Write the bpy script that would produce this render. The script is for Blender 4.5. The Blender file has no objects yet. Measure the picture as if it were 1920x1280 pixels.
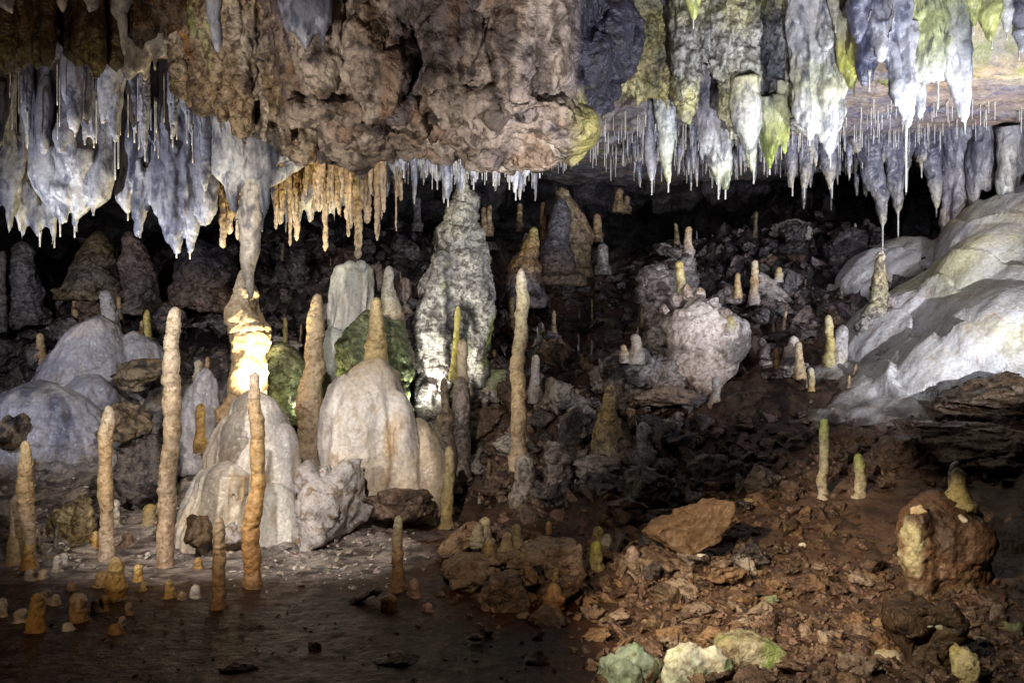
import bpy, math, random
import numpy as np
R = random.Random(7)
C = bpy.context.scene.collection
F, CZ = 1663.0, 1.7

def at(px, py, Y):
    """a point of the cave, from its bearing as surveyed on the photograph and its distance in metres"""
    return np.array([(px - 960) / F * Y, Y, CZ + (640 - py) / F * Y])

# ---------------------------------------------------------------- noise (numpy)
def _h(ix, iy, iz, seed):
    h = (ix.astype(np.int64) * 374761393 + iy.astype(np.int64) * 668265263 + iz.astype(np.int64) * 1274126177 + seed * 974634977) & 0xFFFFFFFF
    h = ((h ^ (h >> 13)) * 1274126177) & 0xFFFFFFFF
    h = ((h ^ (h >> 16)) * 2246822519) & 0xFFFFFFFF
    return h ^ (h >> 15)

def gnoise(P, seed=0):
    P = np.asarray(P, float)
    I = np.floor(P); f = P - I; I = I.astype(np.int64)
    u = f * f * f * (f * (f * 6 - 15) + 10)
    out = 0
    for dx in (0, 1):
        for dy in (0, 1):
            for dz in (0, 1):
                h = _h(I[:, 0] + dx, I[:, 1] + dy, I[:, 2] + dz, seed)
                gx = (h & 1023) / 511.5 - 1; gy = ((h >> 10) & 1023) / 511.5 - 1; gz = ((h >> 20) & 1023) / 511.5 - 1
                d = gx * (f[:, 0] - dx) + gy * (f[:, 1] - dy) + gz * (f[:, 2] - dz)
                w = (u[:, 0] if dx else 1 - u[:, 0]) * (u[:, 1] if dy else 1 - u[:, 1]) * (u[:, 2] if dz else 1 - u[:, 2])
                out = out + d * w
    return out

def fbm(P, s, octv=4, seed=0, gain=.5):
    P = np.asarray(P) * s; a = 1; o = 0
    for k in range(octv):
        o = o + a * gnoise(P, seed + k * 17); P = P * 2.03 + 3.1; a *= gain
    return o

def ridged(P, s, octv=4, seed=0, gain=.5):
    P = np.asarray(P) * s; a = 1; o = 0
    for k in range(octv):
        o = o + a * (1 - 2.2 * np.abs(gnoise(P, seed + k * 31))); P = P * 2.07 + 5.3; a *= gain
    return o - 1

def worley(P, s, seed=0):
    P = np.asarray(P) * s; I = np.floor(P).astype(np.int64); f = P - I
    f1 = np.full(len(P), 9.); f2 = np.full(len(P), 9.); idv = np.zeros(len(P))
    for dx in (-1, 0, 1):
        for dy in (-1, 0, 1):
            for dz in (-1, 0, 1):
                h = _h(I[:, 0] + dx, I[:, 1] + dy, I[:, 2] + dz, seed)
                jx = (h & 1023) / 1023; jy = ((h >> 10) & 1023) / 1023; jz = ((h >> 20) & 1023) / 1023
                d = (dx + jx - f[:, 0]) ** 2 + (dy + jy - f[:, 1]) ** 2 + (dz + jz - f[:, 2]) ** 2
                n = d < f1
                f2 = np.where(n, f1, np.minimum(f2, d)); f1 = np.where(n, d, f1); idv = np.where(n, jx, idv)
    return np.sqrt(f1), np.sqrt(f2), idv

def facet(P, s, seed=0):
    """broken-rock relief: every cell is a flat face tilted its own way, with a step at its edges"""
    P = np.asarray(P) * s; I = np.floor(P).astype(np.int64); f = P - I
    best = np.full(len(P), 9.); val = np.zeros(len(P))
    for dx in (-1, 0, 1):
        for dy in (-1, 0, 1):
            for dz in (-1, 0, 1):
                h = _h(I[:, 0] + dx, I[:, 1] + dy, I[:, 2] + dz, seed); h2 = _h(I[:, 0] + dx, I[:, 1] + dy, I[:, 2] + dz, seed + 7)
                ox = dx + (h & 1023) / 1023 - f[:, 0]; oy = dy + ((h >> 10) & 1023) / 1023 - f[:, 1]; oz = dz + ((h >> 20) & 1023) / 1023 - f[:, 2]
                d = ox * ox + oy * oy + oz * oz; m = d < best
                v = ox * ((h2 & 1023) / 511.5 - 1) + oy * (((h2 >> 10) & 1023) / 511.5 - 1) + oz * (((h2 >> 20) & 1023) / 511.5 - 1)
                val = np.where(m, v, val); best = np.where(m, d, best)
    return val
# ---------------------------------------------------------------- mesh helpers
def mesh(name, V, Fc, col=None, smooth=True):
    m = bpy.data.meshes.new(name)
    V = np.asarray(V, float)
    if isinstance(Fc, np.ndarray):
        k = Fc.shape[1]
        m.vertices.add(len(V)); m.vertices.foreach_set('co', V.ravel())
        m.loops.add(Fc.size); m.loops.foreach_set('vertex_index', Fc.ravel().astype(np.int32))
        m.polygons.add(len(Fc)); m.polygons.foreach_set('loop_start', np.arange(0, Fc.size, k, dtype=np.int32))
        m.update(calc_edges=True)
    else:
        m.from_pydata(V.tolist(), [], [list(f) for f in Fc])
    m.polygons.foreach_set('use_smooth', np.full(len(m.polygons), smooth))
    if col is not None:
        a = m.attributes.new('Col', 'FLOAT_COLOR', 'POINT')
        a.data.foreach_set('color', np.c_[col, np.ones(len(V))].ravel().astype(np.float32))
    m.update()
    return m

def tag(o, label=None, cat=None, group=None, kind=None):
    if label: o['label'] = label
    if cat: o['category'] = cat
    if group: o['group'] = group
    if kind: o['kind'] = kind
    return o

def obj(name, V, Fc, mat, loc=None, parent=None, col=None, smooth=True):
    """one mesh object; V in world metres, the origin put at loc"""
    V = np.asarray(V, float)
    if loc is None:
        lo, hi = V.min(0), V.max(0); loc = np.array([(lo[0] + hi[0]) / 2, (lo[1] + hi[1]) / 2, lo[2]])
    o = bpy.data.objects.new(name, mesh(name, V - loc, Fc, col, smooth))
    o.data.materials.append(M[mat] if isinstance(mat, str) else mat)
    C.objects.link(o)
    if parent is not None:
        o.parent = parent; o.location = np.asarray(loc) - np.array(parent.location)
    else:
        o.location = loc
    return o

def tris(Fc):
    if Fc.shape[1] == 3: return Fc
    return np.r_[Fc[:, [0, 1, 2]], Fc[:, [0, 2, 3]]]

def normals(V, Fc):
    T = tris(Fc); n = np.cross(V[T[:, 1]] - V[T[:, 0]], V[T[:, 2]] - V[T[:, 0]])
    N = np.zeros_like(V)
    for k in range(3):
        for c in range(3): N[:, c] += np.bincount(T[:, k], n[:, c], len(V))
    return N / (np.linalg.norm(N, axis=1, keepdims=True) + 1e-12)

def smooth_v(V, Fc, it=2, lam=.5):
    T = tris(Fc); A = np.r_[T[:, 0], T[:, 1], T[:, 2]]; B = np.r_[T[:, 1], T[:, 2], T[:, 0]]
    A, B = np.r_[A, B], np.r_[B, A]; n = np.bincount(A, None, len(V))[:, None]
    for _ in range(it):
        S = np.stack([np.bincount(A, V[B, c], len(V)) for c in range(3)], 1) / np.maximum(n, 1)
        V = V + lam * (S - V)
    return V

def join(parts):
    Vs, Fs, k = [], [], 0
    for V, Fc in parts:
        Vs.append(V); Fs.append(tris(Fc) + k); k += len(V)
    return np.concatenate(Vs), np.concatenate(Fs)

def remesh(parts, voxel):
    """fuse overlapping closed shapes into one skin"""
    V, Fc = join(parts) if isinstance(parts, list) else parts
    me = mesh('tmp', V, Fc); o = bpy.data.objects.new('tmp', me); C.objects.link(o)
    md = o.modifiers.new('r', 'REMESH'); md.mode = 'VOXEL'; md.voxel_size = voxel
    dg = bpy.context.evaluated_depsgraph_get(); ev = o.evaluated_get(dg); m2 = ev.to_mesh()
    V2 = np.empty(len(m2.vertices) * 3); m2.vertices.foreach_get('co', V2)
    L = np.empty(len(m2.loops), np.int32); m2.loops.foreach_get('vertex_index', L)
    ev.to_mesh_clear(); bpy.data.objects.remove(o); bpy.data.meshes.remove(me)
    return V2.reshape(-1, 3), L.reshape(-1, 4)

def grid_faces(nr, nc, wrap=False):
    i = np.arange(nr - 1)[:, None]; j = np.arange(nc if wrap else nc - 1)[None, :]
    j2 = (j + 1) % nc
    a = i * nc + j
    return np.stack([a, i * nc + j2, (i + 1) * nc + j2, (i + 1) * nc + j], -1).reshape(-1, 4)

def tube(cen, rad, seg=20, depth=1.0, ang_off=0.0):
    """closed skin round a vertical-ish chain of centres (n,3) with radii (n,); rad may be (n,seg)"""
    cen = np.asarray(cen, float); n = len(cen)
    rad = np.asarray(rad, float)
    if rad.ndim == 1: rad = np.repeat(rad[:, None], seg, 1)
    a = np.linspace(0, 2 * math.pi, seg, endpoint=False) + ang_off
    V = np.empty((n, seg, 3))
    V[:, :, 0] = cen[:, None, 0] + rad * np.cos(a); V[:, :, 1] = cen[:, None, 1] + rad * np.sin(a) * depth; V[:, :, 2] = cen[:, None, 2]
    Fc = grid_faces(n, seg, True)
    V = np.r_[V.reshape(-1, 3), cen[:1], cen[-1:]]
    t, b = n * seg, n * seg + 1; j = np.arange(seg); j2 = (j + 1) % seg
    up = cen[0, 2] > cen[-1, 2]
    q = Fc if not up else Fc[:, ::-1]
    c1 = np.stack([np.full(seg, t), j2, j], 1); c2 = np.stack([np.full(seg, b), (n - 1) * seg + j, (n - 1) * seg + j2], 1)
    if up: c1, c2 = c1[:, ::-1], c2[:, ::-1]
    return V, np.r_[tris(q), c1, c2]

def ball(c, r, n=14, rot=0, tilt=0):
    """ellipsoid; r = (rx,ry,rz); rot about z, tilt about y first"""
    th = np.linspace(0, math.pi, n + 2)[1:-1]; ph = np.linspace(0, 2 * math.pi, 2 * n, endpoint=False)
    P = np.stack([np.sin(th)[:, None] * np.cos(ph), np.sin(th)[:, None] * np.sin(ph), np.repeat(np.cos(th)[:, None], 2 * n, 1)], -1).reshape(-1, 3)
    P = np.r_[P, [[0, 0, 1], [0, 0, -1]]] * np.asarray(r)
    ct, st = math.cos(tilt), math.sin(tilt); P = P @ np.array([[ct, 0, -st], [0, 1, 0], [st, 0, ct]])
    cr, sr = math.cos(rot), math.sin(rot); P = P @ np.array([[cr, sr, 0], [-sr, cr, 0], [0, 0, 1]])
    m = 2 * n; Fc = tris(grid_faces(n, m, True))[:, ::1]; j = np.arange(m); j2 = (j + 1) % m; k = n * m
    return P + np.asarray(c), np.r_[Fc[:, ::-1], np.stack([np.full(m, k), j, j2], 1), np.stack([np.full(m, k + 1), (n - 1) * m + j2, (n - 1) * m + j], 1)]

def prof(pts, Y, step, tip=True, tipend=0):
    """photo-surveyed outline [(x,y,hw[,dY])...] -> dense centres and radii"""
    p = np.array([(q + (0,))[:4] if len(q) == 3 else q for q in pts], float)
    n = max(8, int(abs(p[-1, 1] - p[0, 1]) / F * Y / step))
    y = np.linspace(p[0, 1], p[-1, 1], n)
    s = 1 if p[-1, 1] > p[0, 1] else -1
    I = lambda c: np.interp(y * s, p[:, 1] * s, p[:, c])
    x, h, dy = I(1 - 1), I(2), I(3)
    k = max(1, n // 40)
    if n > 12 and k > 1:
        ker = np.ones(2 * k + 1) / (2 * k + 1); sm = lambda a: np.convolve(np.pad(a, k, 'edge'), ker, 'valid')
        x, h, dy = sm(x), sm(h), sm(dy)
    cen = np.stack([(x - 960) / F * Y, Y + dy, CZ + (640 - y) / F * Y], 1)
    return cen, h / F * Y

def round_end(cen, rad, end=0):
    d = np.abs(cen[:, 2] - cen[0 if end == 0 else -1, 2]); r = rad[3] if end == 0 else rad[-4]
    t = np.clip(d / (r * 1.1 + 1e-6), 0, 1)
    return rad * np.maximum(np.sqrt(1 - (1 - t) ** 2), .12)
# ---------------------------------------------------------------- materials
M = {}
def rock(name, c1, c2, c3, s=2.5, c3amt=.5, algae=None, aamt=.0, bump=.5, bs=22, rough=.5, spec=.4, streak=1.0, use_col=False, crack=0.0, fine=.22, transl=0.0, ascale=1.7, sheen=0):
    m = bpy.data.materials.new(name); m.use_nodes = True; nt = m.node_tree; N = nt.nodes; L = nt.links
    b = N['Principled BSDF']; out = N['Material Output']
    def n(t, **k):
        x = N.new(t)
        for a, v in k.items(): setattr(x, a, v)
        return x
    def noise(sc, det, ro, vec, typ='FBM', dist=0):
        x = n('ShaderNodeTexNoise', noise_type=typ); x.inputs['Scale'].default_value = sc; x.inputs['Detail'].default_value = det
        x.inputs['Roughness'].default_value = ro; x.inputs['Distortion'].default_value = dist; L.new(vec, x.inputs['Vector']); return x.outputs[0]
    def rng(v, a, b2, c=0., d=1.):
        x = n('ShaderNodeMapRange'); L.new(v, x.inputs[0])
        for i, q in enumerate((a, b2, c, d)): x.inputs[1 + i].default_value = q
        return x.outputs[0]
    def mix(f, a, b2, typ='MIX'):
        x = n('ShaderNodeMix', data_type='RGBA', blend_type=typ)
        if isinstance(f, float): x.inputs[0].default_value = f
        else: L.new(f, x.inputs[0])
        for i, q in ((6, a), (7, b2)):
            if isinstance(q, tuple): x.inputs[i].default_value = (*q, 1)
            else: L.new(q, x.inputs[i])
        return x.outputs[2]
    pos = n('ShaderNodeNewGeometry').outputs['Position']
    mp = n('ShaderNodeMapping'); L.new(pos, mp.inputs[0]); mp.inputs['Scale'].default_value = (1, 1, streak); v = mp.outputs[0]
    n1 = noise(s, 5, .6, v, dist=.3); n2 = noise(s * 3.7, 5, .62, v, dist=.8); n3 = noise(30, 3, .6, pos)
    col = mix(rng(n1, .36, .64), c1, c2)
    if use_col:
        at_ = n('ShaderNodeAttribute', attribute_name='Col')
        col = mix(rng(n1, .38, .62), mix(1., at_.outputs[0], c1, 'MULTIPLY'), mix(1., at_.outputs[0], c2, 'MULTIPLY'))
        col = mix(rng(n2, .60 - .2 * c3amt, .67 - .1 * c3amt), col, mix(1., at_.outputs[0], c3, 'MULTIPLY'))
    else:
        col = mix(rng(n2, .60 - .2 * c3amt, .67 - .1 * c3amt), col, c3)
    if algae:
        na = noise(ascale, 5, .65, mp.outputs[0], dist=.4)
        col = mix(rng(na, .66 - aamt * .4, .78 - aamt * .4), col, algae)
    vv = rng(n3, .3, .7, 1 - fine, 1 + fine)
    hs = n('ShaderNodeHueSaturation'); L.new(vv, hs.inputs['Value']); L.new(col, hs.inputs['Color']); col = hs.outputs[0]
    L.new(col, b.inputs['Base Color'])
    L.new(rng(n2, .3, .7, rough - .22, rough + .12), b.inputs['Roughness']); b.inputs['Specular IOR Level'].default_value = spec
    # relief
    h1 = noise(bs * .7, 5, .62, v, dist=.12)
    ad = n('ShaderNodeMath', operation='ADD'); L.new(h1, ad.inputs[0]); hh = ad.outputs[0]
    if crack:
        rn = noise(bs * .3, 4, .6, v, 'RIDGED_MULTIFRACTAL', .1)
        col = mix(rng(rn, .25, .62, .55 * min(1., crack), 0.), col, mix(1., col, (.28, .25, .24), 'MULTIPLY'))
        L.new(col, b.inputs['Base Color'])
        L.new(rng(rn, 0, 2.2, crack * .7, 0.), ad.inputs[1])
    else:
        L.new(rng(n3, .3, .7, 0, .25), ad.inputs[1])
    bp = n('ShaderNodeBump'); bp.inputs['Strength'].default_value = bump; bp.inputs['Distance'].default_value = .07
    L.new(hh, bp.inputs['Height']); L.new(bp.outputs[0], b.inputs['Normal'])
    if transl:
        tr = n('ShaderNodeBsdfTranslucent'); L.new(col, tr.inputs[0]); L.new(bp.outputs[0], tr.inputs['Normal'])
        ms = n('ShaderNodeMixShader'); ms.inputs[0].default_value = transl
        L.new(b.outputs[0], ms.inputs[1]); L.new(tr.outputs[0], ms.inputs[2]); L.new(ms.outputs[0], out.inputs[0])
    M[name] = m
ALG = (.30, .36, .05)
rock('ground', (.75, .7, .68), (1.15, 1.12, 1.1), (.4, .38, .4), s=2.2, c3amt=.7, bump=.45, bs=16, rough=.45, spec=.35, use_col=True, crack=.6)
rock('dark_wall', (.05, .045, .05), (.11, .095, .1), (.03, .027, .03), s=1.6, c3amt=.9, bump=.9, bs=14, rough=.5, crack=.9)
rock('ceil_rock', (.42, .40, .42), (.55, .46, .36), (.30, .28, .34), s=1.2, c3amt=.4, algae=ALG, aamt=.15, bump=.5, bs=14, crack=.7, use_col=True)
rock('brown_mass', (.30, .235, .175), (.42, .36, .31), (.10, .07, .05), s=1.6, c3amt=.75, algae=(.36, .16, .05), aamt=.12, bump=.8, bs=16, crack=.9, rough=.55, ascale=2.6)
rock('brown_drip', (.34, .22, .11), (.52, .44, .35), (.10, .06, .03), s=3.2, c3amt=.6, algae=(.24, .32, .07), aamt=.2, bump=.7, bs=20, streak=.35, crack=.5)
rock('dark_drip', (.12, .07, .03), (.22, .13, .06), (.04, .022, .01), s=3.2, c3amt=.6, algae=(.2, .28, .05), aamt=.05, bump=.6, bs=20, streak=.35)
rock('grey_drip', (.24, .25, .32), (.60, .60, .63), (.09, .09, .13), s=2.3, c3amt=.45, algae=(.42, .44, .2), aamt=.02, bump=.35, bs=14, rough=.42, spec=.5, streak=.4)
rock('grey_dark', (.15, .155, .20), (.34, .34, .40), (.05, .05, .075), s=2.6, c3amt=.5, algae=(.36, .34, .12), aamt=.05, bump=.5, bs=16, rough=.42, spec=.5, streak=.4)
rock('lime_drip', (.36, .38, .42), (.66, .66, .64), (.12, .12, .15), s=2.1, c3amt=.4, algae=(.42, .44, .07), aamt=.30, bump=.6, bs=13, rough=.45, spec=.45, streak=.45)
rock('white_flow', (.56, .54, .55), (.70, .66, .60), (.40, .37, .38), s=2.0, c3amt=.35, algae=(.46, .46, .22), aamt=.08, bump=.3, bs=12, rough=.38, spec=.5, streak=.5)
rock('mound_white', (.60, .55, .50), (.70, .66, .62), (.48, .34, .2), s=2.2, c3amt=.4, bump=.3, bs=14, rough=.45, spec=.4, streak=.35)
rock('blue_flow', (.42, .41, .47), (.58, .56, .58), (.26, .23, .26), s=2.2, c3amt=.45, bump=.35, bs=14, rough=.42, spec=.45, streak=.6)
rock('tan', (.50, .38, .24), (.64, .54, .42), (.30, .19, .10), s=5, c3amt=.4, bump=.6, bs=26, rough=.5, spec=.35, crack=.4)
rock('brown_tan', (.36, .21, .09), (.52, .37, .20), (.20, .11, .05), s=5, c3amt=.5, bump=.7, bs=26, rough=.45, spec=.45, crack=.4)
rock('amber', (.50, .28, .08), (.62, .42, .17), (.26, .12, .04), s=9, c3amt=.4, bump=.5, bs=30, rough=.35, spec=.5)
rock('yellow', (.50, .42, .16), (.60, .52, .30), (.34, .26, .10), s=6, c3amt=.4, algae=(.36, .40, .05), aamt=.12, bump=.5, bs=28, rough=.5)
rock('pale', (.66, .62, .55), (.74, .71, .67), (.5, .42, .32), s=7, c3amt=.3, bump=.4, bs=26, rough=.45)
rock('greenish', (.56, .56, .44), (.68, .66, .58), (.28, .40, .10), s=8, c3amt=.6, bump=.6, bs=26, rough=.45)
rock('scaly', (.50, .48, .44), (.70, .68, .64), (.09, .085, .09), s=5, c3amt=.75, algae=(.38, .42, .18), aamt=.22, bump=1., bs=18, rough=.45, crack=1., ascale=2.4)
rock('grey_cone', (.36, .32, .29), (.50, .45, .42), (.14, .12, .12), s=4, c3amt=.6, bump=.8, bs=20, crack=.7)
rock('brown_cone', (.30, .22, .13), (.42, .33, .22), (.07, .06, .06), s=2.6, c3amt=.7, bump=.8, bs=18, crack=.8, streak=.6)
rock('dark_cone', (.10, .09, .095), (.24, .20, .19), (.035, .03, .04), s=3, c3amt=.7, bump=.9, bs=18, crack=.9, rough=.36, spec=.6)
rock('moss_dome', (.10, .13, .09), (.34, .40, .24), (.03, .035, .03), s=5, c3amt=.6, algae=(.20, .34, .06), aamt=.25, bump=1., bs=18, crack=1.)
rock('green_dome', (.20, .28, .15), (.38, .42, .28), (.12, .12, .08), s=4, c3amt=.5, bump=.7, bs=18, crack=.6)
rock('pink_rock', (.48, .39, .36), (.62, .56, .55), (.22, .15, .12), s=4, c3amt=.6, algae=(.42, .30, .16), aamt=.15, bump=.9, bs=20, crack=.8)
rock('rubble', (.14, .085, .058), (.26, .175, .125), (.06, .038, .028), s=4, c3amt=.6, bump=.8, bs=20, rough=.4, spec=.5, crack=.8, fine=.4)
rock('rubble_pale', (.28, .20, .15), (.42, .34, .28), (.14, .09, .06), s=5, c3amt=.5, bump=.8, bs=20, rough=.5, crack=.6)
rock('rubble_orange', (.24, .145, .08), (.34, .23, .14), (.13, .075, .045), s=5, c3amt=.5, bump=.8, bs=20, rough=.5, crack=.6)
rock('rubble_green', (.30, .27, .14), (.46, .44, .34), (.16, .12, .07), s=4, c3amt=.5, algae=(.22, .34, .08), aamt=.36, bump=.6, bs=18, rough=.5, crack=.4, ascale=3)
rock('mint_rock', (.54, .40, .24), (.66, .60, .46), (.44, .28, .12), s=3.6, c3amt=.4, algae=(.36, .50, .36), aamt=.42, bump=.35, bs=16, rough=.45, crack=.2, ascale=3)
rock('straw', (.42, .40, .38), (.58, .56, .54), (.34, .30, .26), s=6, c3amt=.3, bump=.1, bs=30, rough=.35, spec=.5)
rock('straw_amber', (.62, .40, .18), (.76, .56, .32), (.46, .28, .12), s=7, c3amt=.3, bump=.25, bs=26, rough=.4, streak=.15, transl=.45)
rock('pink_white', (.52, .48, .50), (.64, .60, .60), (.34, .24, .16), s=3.2, c3amt=.4, bump=.6, bs=18, rough=.5, crack=.5)
rock('umber', (.075, .045, .026), (.15, .095, .055), (.04, .025, .015), s=3, c3amt=.5, bump=.7, bs=18, rough=.45, crack=.6)
# drip stone whose colour runs along its length (tip, shaft, foot), from a colour attribute
rock('stal', (.85, .82, .80), (1.1, 1.08, 1.06), (.55, .47, .40), s=6, c3amt=.5, bump=.5, bs=22, rough=.45, spec=.4, use_col=True, crack=.3)
rock('stal_rough', (.75, .74, .74), (1.12, 1.1, 1.08), (.28, .25, .25), s=5, c3amt=.75, bump=.7, bs=16, rough=.45, spec=.45, use_col=True, crack=.8)
rock('tite', (.62, .63, .70), (1.1, 1.08, 1.05), (.30, .31, .38), s=2.6, c3amt=.55, bump=.45, bs=14, rough=.42, spec=.5, streak=.4, use_col=True, crack=.3)
tan = (.50, .365, .21); brown = (.34, .19, .085); ylw = (.52, .43, .16); pale = (.63, .55, .44); wht = (.70, .69, .70); gry = (.40, .37, .37)
dgr = (.15, .14, .15); grn = (.36, .46, .13); mint = (.50, .60, .46); pink = (.56, .46, .43); ambr = (.52, .29, .08); blu = (.46, .47, .55); dbl = (.20, .21, .28); olv = (.40, .38, .16); rbr = (.20, .125, .08)

def grad(t, cols, V, seed, mott=.5, patch=None, st=.4):
    """colour along the length t (0 tip .. 1 foot), borders broken by noise, with slate and rust blotches drawn out along the drip"""
    t = np.clip(t + .12 * fbm(V, 5, 3, seed + 3), 0, 1)
    ks = np.linspace(0, 1, len(cols)); c = np.array(cols, float)
    c = np.stack([np.interp(t, ks, c[:, i]) for i in range(3)], 1)
    if patch is not None:
      for n_, (pc, amt, ps) in enumerate(patch if isinstance(patch, list) else [patch]):
        m = np.clip((fbm(V * [1, 1, st], ps, 4, seed + 21 + n_ * 5) + amt - .5) * 5, 0, 1)[:, None]; c = c * (1 - m) + np.array(pc) * m
    q = V * [1, 1, st]; d = np.clip(fbm(q, 2.2, 6, seed + 5) * 3.4 - .2, 0, 1)[:, None] * mott; l = np.clip(fbm(q, 5.3, 4, seed + 8) * 3 - .3, 0, 1)[:, None] * mott * .7
    return c * (1 - d * np.array([.72, .70, .60])) * (1 + l * np.array([.4, .38, .34]))

def ringed(cen, rad, seed, seg, A=.12, L=1.6, wob=.25, drift=.1):
    """bulging growth rings, each a little off the axis, creased where they meet"""
    r = random.Random(seed)
    n = len(cen); s = np.r_[0, np.cumsum(np.linalg.norm(np.diff(cen, axis=0), axis=1))]
    a = np.linspace(0, 2 * math.pi, seg, endpoint=False)
    w = fbm(np.stack([np.repeat(s[:, None], seg, 1).ravel() / (rad.mean() * 2 + 1e-6), np.tile(np.cos(a), n), np.tile(np.sin(a), n)], 1), .9, 3, seed).reshape(n, seg)
    S = s[:, None] + w * wob * rad.mean() * 2
    out = np.ones((n, seg)); b = -.3; k = 0; off = np.zeros((n, 2))
    while b < s[-1] + .3:
        i = int(np.clip(np.searchsorted(s, b), 0, n - 1)); l = max(.02, rad[i] * L * r.choice((.35, .5, .8, 1.2, 1.9, 2.6)) * r.uniform(.8, 1.2)); amp = A * r.uniform(.3, 2.2)
        u = (S - b) / l; inn = (u >= 0) & (u < 1)
        f = 1 + amp * (np.sqrt(np.clip(1 - (2 * u - 1) ** 2 * .96, 0, 1)) - .72) + r.uniform(-.05, .05)
        out = np.where(inn, f, out); m = (s >= b) & (s < b + l); off[m] = [r.uniform(-1, 1) * drift * 1.5, r.uniform(-1, 1) * drift * 1.5]
        b += l
    ker = np.ones(5) / 5
    off = np.stack([np.convolve(np.pad(off[:, c], 2, 'edge'), ker, 'valid') for c in (0, 1)], 1) if n > 6 else off
    cen = cen.copy(); cen[:, :2] += off * rad[:, None]
    return cen, rad[:, None] * out

def spire_geo(pts, Y, seed, A=.12, L=1.6, wob=.25, drift=.08, ext=.12, rough=.06, depth=1.0, step=None, seg=None, tip=True, up=False):
    hwmax = max(q[2] for q in pts) / F * Y
    step = step or max(.006, min(.014, hwmax * .18))
    cen, rad = prof(pts, Y, step)
    if tip: rad = round_end(cen, rad, 0)
    zz_ = np.c_[cen[:, 2] / max(hwmax * 9, .05), np.zeros(len(cen)), np.full(len(cen), seed * .37)]; cen = cen.copy()
    cen[:, 0] += hwmax * .55 * fbm(zz_, 1., 3, seed); cen[:, 1] += hwmax * .55 * fbm(zz_, 1., 3, seed + 50); rad = rad * (1 + .22 * fbm(zz_, 2.3, 3, seed + 90))
    if cen[-1, 2] < cen[0, 2]: rad = rad * (1 + .28 * np.clip((np.linspace(0, 1, len(rad)) - .90) / .1, 0, 1) ** 2)
    if ext:
        k = max(2, int(ext / step)); d = np.sign(cen[-1, 2] - cen[0, 2]) or -1
        add = np.repeat(cen[-1:], k, 0); add[:, 2] += d * np.linspace(ext / k, ext, k); cen = np.r_[cen, add]; rad = np.r_[rad, np.repeat(rad[-1:], k)]
    seg = seg or int(np.clip(hwmax * 2 * math.pi / step * .7, 12, 90))
    cen, rr = ringed(cen, rad, seed, seg, A, L, wob, drift)
    V, Fc = tube(cen, rr, seg, depth)
    N = normals(V, Fc); rl = np.r_[np.repeat(rad, seg), rad[0] * .3, rad[-1] * .3]
    off = np.array([seed * 3.1, seed * 1.7, 0])
    V = V + N * (rl * (rough * 3.2 * fbm(V + off, .55 / max(hwmax, .02), 4, seed) + rough * 1.3 * ridged(V + off, 1.4 / max(hwmax, .02), 3, seed + 9)))[:, None]
    t = np.clip((V[:, 2] - cen[0, 2]) / (cen[-1, 2] - cen[0, 2] + 1e-9), 0, 1)
    return V, Fc, t, cen

def gY(px, py, hw=0):
    h = hit_ground(px, py); return (h.y + hw / F * h.y * .6) if h else 9.0

SD = [100]
def stalagmite(label, pts, cols=(tan,), Y=None, mat='stal', group=None, cat='stalagmite', name='stalagmite', parent=None, **kw):
    SD[0] += 1
    if Y is None: Y = gY(pts[-1][0], pts[-1][1], pts[-1][2])
    V, Fc, t, cen = spire_geo(pts, Y, SD[0], **kw)
    cols = list(cols) if len(cols) > 1 else [cols[0]] * 2
    o = obj(name, V, Fc, mat, loc=cen[-1], col=grad(t, cols, V, SD[0]), parent=parent)
    if parent is None: tag(o, label, cat, group)
    elif label: tag(o, label)
    return o
def sg(label, x, top, base, hw, cols=(tan,), Y=None, lean=0, base_hw=None, **kw):
    """a plain stalagmite: blunt tip, slightly thicker foot"""
    b = base_hw or hw * 1.25; h = base - top
    return stalagmite(label, [(x + lean, top, hw * .72), (x + lean * .8, top + h * .15, hw * .95), (x + lean * .4, top + h * .55, hw), (x, base, b)], cols, Y, **kw)
def stalactite(label, pts, cols=(blu,), Y=8.0, mat='tite', group=None, cat='stalactite', name='stalactite', parent=None, straw=0, ext=.25, **kw):
    """pts from the tip up to the root; straw: length in px of the thin drip tube at the tip"""
    SD[0] += 1; kw.setdefault('A', .06); kw.setdefault('L', 3.0); kw.setdefault('rough', .07)
    V, Fc, t, cen = spire_geo(pts, Y, SD[0], ext=ext, **kw)
    cols = list(cols) if len(cols) > 1 else [cols[0]] * 2
    o = obj(name, V, Fc, mat, loc=cen[-1], col=grad(t, cols, V, SD[0]), parent=parent)
    if parent is None: tag(o, label, cat, group)
    if straw:
        x, y = pts[0][0], pts[0][1]; drip_tip(o, x, y, straw, Y)
    return o
def drip_tip(o, x, y, ln, Y, r=1.7):
    p = at(x, y - 22, Y); q = at(x, y + ln, Y); n = 6
    cen = np.linspace(p, q, n); V, Fc = tube(cen, np.array([r * 2.6, r * 1.7, r, r, r * .9, r * .8]) / F * Y, 7)
    return obj('straw_tip', V, Fc, 'straw', parent=o)
def skin(parts, voxel, seed, amp=.03, sc=2.0, st=.4, sm=2, rid=.4, fine=.25, flute=.0):
    """fuse shapes, soften, and roughen the skin with noise drawn out along the drip by st"""
    V, Fc = remesh(parts, voxel); V = smooth_v(V, Fc, sm); N = normals(V, Fc); q = V * [1, 1, st] + seed * 2.3
    V = V + N * (amp * (fbm(q, sc, 5, seed) + rid * ridged(q, sc * 1.7, 4, seed + 7)) + amp * fine * fbm(q, sc * 5, 4, seed + 3) + amp * flute * ridged(V * [1, 1, .10], sc * 2.6, 3, seed + 4))[:, None]
    return V, Fc
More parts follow.
